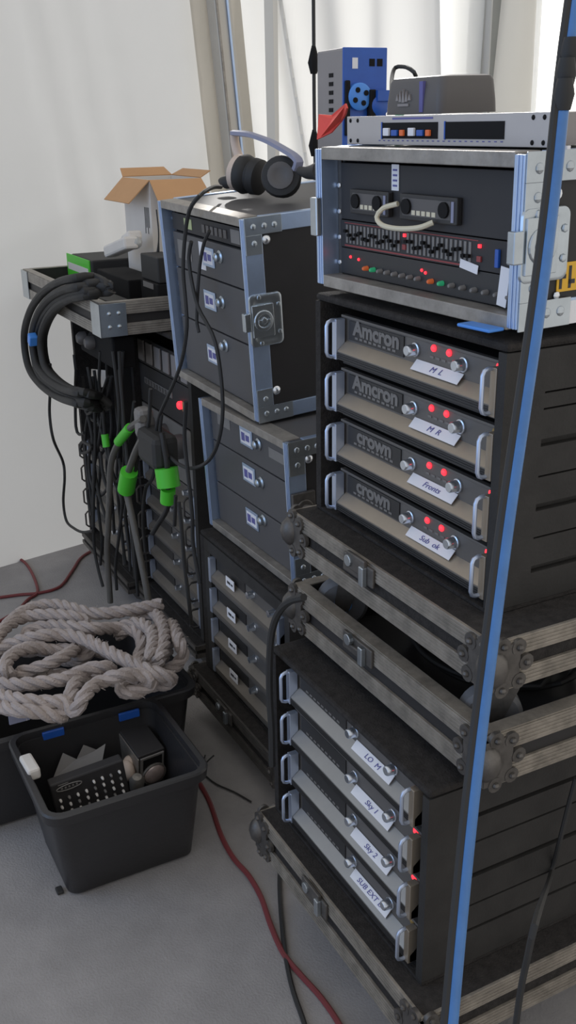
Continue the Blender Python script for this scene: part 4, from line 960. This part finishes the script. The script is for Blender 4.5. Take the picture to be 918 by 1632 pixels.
cable([(-2.019,-0.362,0.007),(-1.997,-0.246,0.007),(-1.975,-0.174,0.007),(-1.991,-0.087,0.007),(-2.113,-0.001,0.007),(-2.220,0.066,0.007),(-2.266,0.119,0.007),(-2.282,0.146,0.007)], 0.006, 'redcable', 'red cable on the floor leading to the rack beside the fabric wall')
cable([(0.550,0.161,0.635),(0.550,0.149,0.574),(0.550,0.138,0.511),(0.550,0.123,0.435),(0.906,-0.250,0.810),(0.896,-0.250,0.733),(0.890,-0.250,0.677),(0.887,-0.250,0.611),(0.885,-0.250,0.544)], 0.0045, 'rubber', 'thin black cable hanging across the side of the lowest rack')
cable([(-0.587,-0.076,0.006),(-0.531,-0.063,0.006),(-0.478,-0.036,0.006),(-0.416,-0.013,0.006)], 0.0025, 'rubber', 'very thin black wire on the floor beside the tool crate')

# ------------------------------------------------------------------ bins
def bin_box(name, label, rim, base, h, wall=0.006):
    (x0, x1, y0, y1), (bx0, bx1, by0, by1) = rim, base
    t = thing(name, label, 'crate', ((x0 + x1) / 2, (y0 + y1) / 2, 0.0))
    ox, oy = t.location.x, t.location.y
    R_ = lambda a, z, i, r: [(px - ox, py - oy, z) for px, py, _ in rrect(a[0] + i, a[1] - i, a[2] + i, a[3] - i, r, 0)]
    L = lambda k: tuple(base[j] + (rim[j] - base[j]) * k for j in range(4))
    b = MB()
    b.rings([R_(L(0), 0.001, 0.008, 0.02), R_(L(0.02), 0.008, 0.0, 0.028), R_(L(0.5), h * 0.5, 0, 0.03), R_(L(0.94), h * 0.94, 0, 0.034),
             R_(L(0.94), h * 0.94, wall, 0.03), R_(L(0.5), h * 0.5, wall, 0.026), R_(L(0.05), 0.012, wall, 0.024)])
    b.build('crate_body', 'bin', t, smooth=True)
    b = MB(); e = -0.014
    b.rings([R_(L(0.93), h * 0.90, e, 0.045), R_(L(1), h - 0.004, e, 0.045), R_(L(1), h, e + 0.004, 0.042), R_(L(1), h, 0.002, 0.034), R_(L(0.95), h * 0.93, 0.003, 0.034), R_(L(0.93), h * 0.90, -0.001, 0.036)], False, False)
    n = len(rrect(0, 1, 0, 1, 0.1, 0)); o = len(b.v) - 6 * n
    for i in range(n): j = (i + 1) % n; b.f.append((o + 5 * n + i, o + 5 * n + j, o + j, o + i))
    b.build('rim', 'bin', t, smooth=True)
    return t
t = bin_box('tool_crate', 'open black plastic crate holding a mixer and small gear, on the floor', (-0.575, -0.228, -0.580, -0.212), (-0.545, -0.303, -0.540, -0.224), 0.300)
ox, oy = t.location.x, t.location.y
b = MB(); b.box(-0.255 - ox - 0.10 + 0.086, -0.255 - ox + 0.086, -0.604 - oy, -0.594 - oy, 0.235, 0.303)
h = MB().obox(Vector((-0.438,-0.570,0.296)) - Vector((ox, oy, 0)), (0.075, 0.030, 0.030), Matrix.Rotation(0.05, 3, 'Z')).build('clip_handle', 'cardwhite', t, bevel=0.006)
for q in [(-0.574,-0.479,0.285),(-0.563,-0.284,0.285)]:
    MB().obox(Vector(q) - Vector((ox, oy, 0)) + Vector((0.004, 0.0, -0.004)), (0.008, 0.055, 0.022), Matrix.Identity(3)).build('rim_notch', 'blue', t, bevel=0.002)
# small mixer lying tilted in the crate
mq = [Vector(p) for p in [(-0.393,-0.541,0.260),(-0.474,-0.381,0.275),(-0.379,-0.353,0.185),(-0.384,-0.532,0.170)]]
mx = thing('mixer', 'small black mixer with rows of pale knobs lying in the tool crate', 'mixer', mq[3])
ux = (mq[2] - mq[3]).normalized(); uy = (mq[0] - mq[3]); uy = (uy - ux * uy.dot(ux)).normalized(); uz = ux.cross(uy)
mx.matrix_world = Matrix.Translation(mq[3]) @ Matrix((ux, uy, uz)).transposed().to_4x4()
MWD, MHT = (mq[2] - mq[3]).length, (mq[0] - mq[3]).length
MB().box(0, MWD, 0, MHT, -0.035, 0).build('casing', 'panel', mx, bevel=0.004)
for i in range(8):
    for j in range(4):
        if j == 3 and i < 4 : continue
        xx = MWD * (0.09 + 0.118 * i); yy = MHT * (0.10 + 0.20 * j + 0.012 * (i % 2))
        MB().lathe((xx, yy, 0.0002), (0, 0, 1), [(0.0034, 0), (0.0030, 0.008), (0.0020, 0.011), (0, 0.011)], 8).build('knob', 'cardwhite' if (i + j) % 3 else 'midgrey', mx, smooth=True)
g = MB(); pth = [(MWD * 0.24 + MWD * 0.17 * math.cos(a) , MHT * 0.80 + MHT * 0.075 * math.sin(a), 0.0012) for a in [2 * PI * i / 28 for i in range(28)]]
g.tube(pth, 0.0013, 5, closed=True); g.build('badge', 'midgrey', mx)
g = MB()
for i in range(5): g.box(MWD * (0.13 + 0.05 * i), MWD * (0.155 + 0.05 * i), MHT * 0.775, MHT * 0.825, 0.0003, 0.0012)
g.box(MWD * 0.10, MWD * 0.24, MHT * 0.91, MHT * 0.93, 0.0003, 0.0012)
g.build('badge_mark', 'midgrey', mx)
# crumpled sheet behind the mixer
b = MB(); rp = [(-0.504,-0.506,0.200),(-0.538,-0.468,0.240),(-0.524,-0.439,0.220),(-0.532,-0.416,0.250),(-0.523,-0.385,0.230),(-0.510,-0.366,0.250),(-0.472,-0.396,0.200)]
b.rings([rp, [tuple(Vector(p) + Vector((-0.012, 0, -0.02))) for p in rp]]); tag(b.build('cardboard_scrap', 'midgrey'), 'crumpled grey cardboard scrap behind the mixer in the crate', 'scrap')
# lamp unit: dark box with a round glass lens
lq = Vector((-0.464,-0.251,0.185)) + Vector((0.0, -0.014, 0.0))
lm = thing('lamp_unit', 'dark metal box lamp with a round glass lens, upright in the tool crate', 'lamp', lq, (0, 0.16, 0.10))
MB().box(-0.128, 0.0, -0.037, 0.037, -0.085, 0.036).build('housing', 'panel', lm, bevel=0.003)
MB().box(-0.124, 0.004, -0.0395, -0.0365, -0.070, 0.030).build('edge_strip', 'aludull', lm)
MB().box(0.0005, 0.005, -0.033, 0.033, -0.055, 0.030).build('lens_bezel', 'midgrey', lm, bevel=0.002)
MB().box(0.0052, 0.0065, -0.026, 0.026, -0.035, 0.024).build('lens_recess', 'deep', lm)
MB().lathe((0.0066, 0.003, -0.028), (1, 0, 0), [(0.029, 0), (0.029, 0.006), (0.026, 0.010), (0.016, 0.014), (0.0, 0.016)], 24).build('lens', 'lens', lm, smooth=True)
MB().lathe((0.0010, 0.003, -0.028), (1, 0, 0), [(0.031, 0.004), (0.0325, 0.006), (0.0325, 0.012), (0.0295, 0.012), (0.0295, 0.006)], 24).build('lens_ring', 'aludull', lm, smooth=True)
b = MB(); b.ball((-0.486,-0.324,0.170), 0.028, 12, (1.0, 0.7, 1.0)); b.ball((-0.502,-0.311,0.180), 0.018, 10)
tag(b.build('wrapped_part', 'skin', smooth=True), 'small pinkish wrapped part between the mixer and the lamp', 'part bag')
b = MB(); b.lathe((-0.450,-0.311,0.160), (0.3, 0, 1), [(0.018, -0.03), (0.020, 0.0), (0.012, 0.012), (0, 0.014)], 12)
tag(b.build('jack_plug', 'aludull', smooth=True), 'metal jack plug beside the lamp lens in the crate', 'plug')

t = bin_box('rope_crate', 'large black plastic crate overflowing with thick rope, behind the tool crate', (-1.06, -0.605, -0.74, -0.085), (-1.02, -0.645, -0.71, -0.115), 0.285)
MB().obox(Vector((-0.598,-0.552,0.338)) - Vector((t.location.x, t.location.y, 0)), (0.006, 0.05, 0.03), Matrix.Identity(3)).build('label', 'slateblue', t)

# thick laid rope in one continuous run
rp = [(-0.873,-0.066,0.410),(-0.877,-0.136,0.410),(-0.887,-0.199,0.410),(-0.909,-0.257,0.410),(-0.967,-0.296,0.410),(-1.017,-0.333,0.410),(-1.036,-0.385,0.410),(-1.013,-0.440,0.410),(-0.954,-0.492,0.410),(-0.879,-0.546,0.410),(-0.877,-0.571,0.369),(-0.891,-0.553,0.380),(-0.926,-0.515,0.410),(-1.004,-0.436,0.400),(-0.966,-0.368,0.410),(-0.905,-0.301,0.410),(-0.895,-0.281,0.390),(-0.821,-0.298,0.375),(-0.775,-0.325,0.351),(-0.819,-0.381,0.345),(-0.953,-0.445,0.375),(-0.936,-0.378,0.390),(-0.855,-0.323,0.410),(-0.819,-0.278,0.410),(-0.849,-0.207,0.380),(-0.813,-0.160,0.400),(-0.736,-0.150,0.410),(-0.666,-0.169,0.410),(-0.590,-0.208,0.410),(-0.638,-0.205,0.363),(-0.716,-0.199,0.345),(-0.732,-0.176,0.369),(-0.794,-0.168,0.380),(-0.835,-0.190,0.380),(-0.853,-0.208,0.351),(-0.893,-0.133,0.369),(-0.858,-0.092,0.390),(-0.732,-0.116,0.410),(-0.627,-0.155,0.410),(-0.571,-0.188,0.410),(-0.633,-0.187,0.357),(-0.695,-0.121,0.357),(-0.815,-0.065,0.375),(-0.638,-0.106,0.410),(-0.631,-0.104,0.357),(-0.628,-0.176,0.345),(-0.798,-0.283,0.351),(-0.899,-0.461,0.351),(-0.874,-0.550,0.380),(-0.868,-0.490,0.400),(-0.832,-0.431,0.420),(-0.831,-0.371,0.410),(-0.785,-0.330,0.410),(-0.719,-0.303,0.410),(-0.640,-0.276,0.410),(-0.566,-0.248,0.410),(-0.507,-0.218,0.410),(-0.514,-0.174,0.375),(-0.560,-0.228,0.351),(-0.697,-0.350,0.345),(-0.747,-0.523,0.369),(-0.719,-0.470,0.390),(-0.721,-0.410,0.400),(-0.792,-0.345,0.380),(-0.811,-0.394,0.375),(-0.811,-0.445,0.400),(-0.799,-0.493,0.410),(-0.765,-0.532,0.410),(-0.704,-0.552,0.410),(-0.734,-0.526,0.369),(-0.698,-0.582,0.390),(-0.624,-0.536,0.410),(-0.606,-0.479,0.410),(-0.596,-0.426,0.410),(-0.616,-0.369,0.410),(-0.603,-0.321,0.410),(-0.632,-0.301,0.375),(-0.631,-0.350,0.357),(-0.589,-0.397,0.400),(-0.514,-0.440,0.410),(-0.489,-0.460,0.375),(-0.479,-0.481,0.380),(-0.493,-0.522,0.400),(-0.508,-0.564,0.410),(-0.592,-0.605,0.390),(-0.666,-0.622,0.369),(-0.638,-0.595,0.390),(-0.537,-0.556,0.420),(-0.512,-0.504,0.410),(-0.494,-0.461,0.410),(-0.472,-0.447,0.380),(-0.461,-0.435,0.410),(-0.473,-0.411,0.430),(-0.539,-0.355,0.410),(-0.513,-0.318,0.430),(-0.528,-0.262,0.410),(-0.498,-0.232,0.400),(-0.520,-0.242,0.369),(-0.507,-0.298,0.375),(-0.565,-0.298,0.369),(-0.555,-0.256,0.369)]
cr = catmull(rp, 0.010)
# resample evenly then lay three strands around the core
ev = [cr[0]]
for p in cr[1:]:
    if (p - ev[-1]).length >= 0.0095: ev.append(p)
for _ in range(2): ev = [ev[0]] + [(ev[i - 1] + ev[i] * 2 + ev[i + 1]) / 4 for i in range(1, len(ev) - 1)] + [ev[-1]]
b = MB(); u, w_ = b.frame(ev[1] - ev[0]); fr = []
for i in range(len(ev)):
    tt = (ev[min(i + 1, len(ev) - 1)] - ev[max(i - 1, 0)]).normalized(); u = (u - tt * u.dot(tt)).normalized(); fr.append((u.copy(), tt.cross(u)))
for k in range(3):
    sp = []
    for i, p in enumerate(ev):
        a = i * 0.0095 / 0.085 * 2 * PI + k * 2 * PI / 3; sp.append(p + (fr[i][0] * math.cos(a) + fr[i][1] * math.sin(a)) * 0.0092)
    b.tube(sp, 0.0102, 7)
for i in range(0, len(ev), 2):  # loose fibres
    for _ in range(2):
        d = Vector((random.uniform(-1, 1), random.uniform(-1, 1), random.uniform(-1, 1))).normalized(); q = ev[i] + d * 0.017
        b.tube([q, q + d * random.uniform(0.003, 0.010) + Vector((random.uniform(-.006, .006), random.uniform(-.006, .006), 0))], 0.0006, 3)
tag(b.build('rope', 'rope', smooth=True), 'thick grey white twisted rope heaped in the large black crate', 'rope')
# dropped bits on the floor
t = MB(); t.box(-0.012, 0.012, -0.008, 0.008, 0.001, 0.010); o = t.build('rubber_foot', 'rubber', bevel=0.003); o.location = (-0.337,-0.557,0.000); tag(o, 'tiny black rubber piece on the floor by the tool crate corner', 'debris')
t = thing('cable_end', 'two thin black wire ends sticking up from the floor beside the tool crate', 'wire', (-0.624,-0.066,-0.000))
o = Vector((-0.624,-0.066,-0.000))
for q in [(-0.640,-0.048,0.030),(-0.626,-0.027,0.030)]:
    MB().tube(catmull([Vector((0, 0, 0.003)), (Vector(q) - o) * 0.5 + Vector((0, 0, 0.004)), Vector(q) - o], 0.01), 0.0022, 6).build('wire', 'rubber', t)

# ------------------------------------------------------------------ light
wd = bpy.data.worlds.new('sky'); bpy.context.scene.world = wd; wd.use_nodes = True
nt = wd.node_tree; n = nt.nodes; l = nt.links; bg = n['Background']
tc = n.new('ShaderNodeTexCoord'); sp = n.new('ShaderNodeSeparateXYZ'); l.new(tc.outputs['Generated'], sp.inputs[0])
rm = n.new('ShaderNodeValToRGB'); mp = n.new('ShaderNodeMapRange'); mp.inputs[1].default_value = -1; mp.inputs[2].default_value = 1
l.new(sp.outputs['Y'], mp.inputs[0]); l.new(mp.outputs[0], rm.inputs[0])
e = rm.color_ramp.elements; e[0].position = 0.0; e[0].color = (0.46, 0.58, 0.80, 1); e[1].position = 0.75; e[1].color = (0.72, 0.70, 0.67, 1)
x = e.new(0.30); x.color = (0.66, 0.65, 0.64, 1)
l.new(rm.outputs[0], bg.inputs['Color']); bg.inputs['Strength'].default_value = 1.05

def area(name, loc, target, size, power, color):
    li = bpy.data.lights.new(name, 'AREA'); li.energy = power; li.size = size; li.color = color
    o = bpy.data.objects.new(name, li); C.objects.link(o); o.location = loc
    o.rotation_euler = (Vector(target) - Vector(loc)).to_track_quat('-Z', 'Y').to_euler(); return o
sun = bpy.data.lights.new('sun', 'SUN'); sun.energy = 1.8; sun.angle = 0.03; sun.color = (1.0, 0.98, 0.95)
so = bpy.data.objects.new('sun', sun); C.objects.link(so); so.rotation_euler = Vector((0.80, -0.42, -0.55)).to_track_quat('-Z', 'Y').to_euler()
area('outside glow', wall_pt(4.6, 1.6, -1.0), wall_pt(4.3, 1.4, 0), 2.2, 150, (1.0, 0.98, 0.95))
area('added blue fill', (-0.9, -3.3, 2.0), (0.1, 0.0, 1.0), 2.0, 20, (0.30, 0.55, 1.0))  # unseen blue lamp added to give front-facing metal blue highlights

# ------------------------------------------------------------------ camera
cam = bpy.data.cameras.new('camera'); co = bpy.data.objects.new('camera', cam); C.objects.link(co)
yaw, pitch, roll = 1.0907, -0.3697, -0.0162
F = Vector((-math.sin(yaw) * math.cos(pitch), math.cos(yaw) * math.cos(pitch), math.sin(pitch))); R0 = Vector((math.cos(yaw), math.sin(yaw), 0)); U0 = R0.cross(F)
Rv = R0 * math.cos(roll) + U0 * math.sin(roll); Uv = U0 * math.cos(roll) - R0 * math.sin(roll)
m = Matrix((Rv, Uv, -F)).transposed().to_4x4(); m.translation = (1.605, -0.940, 1.6955); co.matrix_world = m
cam.sensor_fit = 'VERTICAL'; cam.sensor_height = 36; cam.lens = 1598.3 * 36 / 1632; cam.clip_start = 0.05
bpy.context.scene.camera = co
sc = bpy.context.scene
sc.view_settings.view_transform = 'Standard'; sc.view_settings.look = 'None'; sc.view_settings.exposure = 0.0; sc.view_settings.gamma = 1.07
